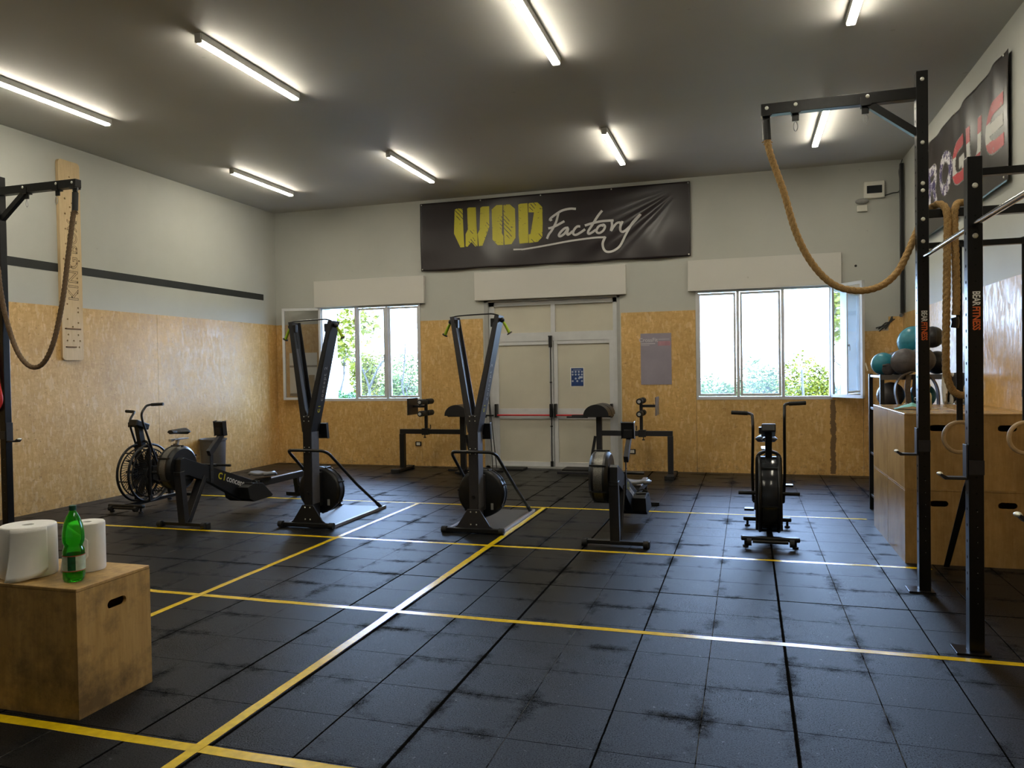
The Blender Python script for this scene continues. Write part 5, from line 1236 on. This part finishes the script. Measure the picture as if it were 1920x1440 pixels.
# ================================================================== BACK-EXTENSION BENCHES
def ghd(label, loc, flip, m):
    t = thing('back_extension_bench', label, 'exercise bench', loc, 0)
    def X_(mb):
        if flip:
            for v in mb.bm.verts: v.co.x = -v.co.x
        return mb
    # local: foot end at x=0, pad end at x=+1.0
    X_(MB().box(-.03, 1.05, -.035, .035, .61, .685, .003)).build('main_beam', m, t)
    X_(MB().box(-.035, .045, -.04, .04, .05, .61, .003)).build('leg', m, t)
    X_(MB().box(-.06, .06, -.30, .30, .012, .055, .004)).build('foot_bar', m, t)
    X_(MB().box(-.07, .07, -.31, -.27, 0, .06, .006).box(-.07, .07, .27, .31, 0, .06, .006)).build('foot_cap', RUBB, t)
    X_(MB().box(1.02, 1.10, -.04, .04, .05, .905, .003)).build('upright', m, t)
    X_(MB().beam((1.12, 0, .60), (1.22, 0, .06), .04, .04, (0, 1, 0))).build('brace', m, t)
    X_(MB().box(.80, 1.72, -.02, .04, .012, .05, .004)).build('base_bar', m, t)
    X_(MB().box(1.02, 1.10, -.28, .28, .012, .05, .004)).build('foot_bar', m, t)
    X_(MB().box(.86, 1.22, -.16, .16, .895, .92, .004).box(1.20, 1.52, -.19, -.165, .885, .91).box(1.20, 1.52, .165, .19, .885, .91)).build('pad_plate', m, t)
    for y0_, y1_ in ((-.30, -.015), (.015, .30)):
        pts = [(.86+.005, .92)]+[(1.055+.19*math.cos(a), .925+.165*math.sin(a)) for a in [PI-PI*k/14 for k in range(15)]]+[(1.245, .90)]
        X_(MB().prism(pts, y0_, y1_, 'XZ', .012)).build('dome_pad', PADM, t)
    X_(MB().box(.36, .47, -.045, .045, .595, .70, .004).cyl((.50, 0, .69), (.50, 0, .76), .008, 8).cyl((.40, 0, .60), (.40, 0, .555), .008, 8).cyl((.40, 0, .56), (.40, 0, .545), .022, 12)).build('slide_carriage', m, t)
    X_(MB().box(.405, .45, -.022, .022, .69, 1.16, .003).box(.20, .43, -.018, .018, 1.035, 1.075, .003)).build('roller_post', m, t)
    for z_ in (1.13, .945):
        X_(MB().cyl((.425, -.24, z_), (.425, .24, z_), .012, 10)).build('roller_axle', STEEL, t)
        for a, b in ((-.25, -.04), (.04, .25)):
            X_(MB().tube([(.425, a, z_), (.425, a+.01, z_), (.425, b-.01, z_), (.425, b, z_)], [.036, .046, .046, .036], 20)).build('foam_roller', RUBB, t)
        X_(MB().cyl((.425, -.256, z_), (.425, -.25, z_), .024, 16)).build('end_plate', mat('roller_end', (.40, .40, .40, 1), .5, nscale=20, namt=.1) if 'roller_end' not in bpy.data.materials else bpy.data.materials['roller_end'], t)
    X_(MB().box(.185, .20, -.20, .20, .92, 1.19, .003)).build('foot_plate', DGREY if not flip else mat('scuffed_foot_plate', (.20, .20, .22, 1), .4, .3, nscale=12, namt=.4), t)
    return t
ghd('left black back-extension bench with domed pad, between the two ski machines', (-5.345, 11.38, 0), False, BLACK)
ghd('right grey back-extension bench with domed pad, right of the double door', (-1.03, 11.38, 0), True, DGREY)

# bin, leaning poles, door mats
t = thing('waste_bin', 'grey round plastic bin by the left strand board wall behind the rower', 'bin', (-7.89, 9.95, 0))
MB().lathe([(0, .01), (.165, .0), (.17, .01), (.19, .60), (.205, .605), (.207, .63), (.195, .632), (.183, .60), (.165, .03), (0, .03)], seg=40).build('body', BINM, t)
for i, (a, b, lb) in enumerate((((-3.86, 11.78, 0.01), (-4.055, 11.99, 1.30), 'thin grey pole leaning by the left door jamb, taller one'), ((-3.91, 11.72, 0.01), (-4.045, 11.99, 1.06), 'thin grey pole leaning by the left door jamb, shorter one'))):
    tag(MB().cyl(a, b, .009, 8).build('leaning_pole', DGREY), lb, 'pole')
tag(MB().box(-3.8, -3.4, 11.72, 12.0, .0, .03, .006).build('rubber_mat', RUBB), 'black rubber pad on the floor at the foot of the left door leaf', 'mat')
tag(MB().box(-2.75, -2.0, 11.68, 12.03, .0, .045, .006).build('rubber_mat', RUBB), 'black rubber pad on the floor at the foot of the right door leaf', 'mat')
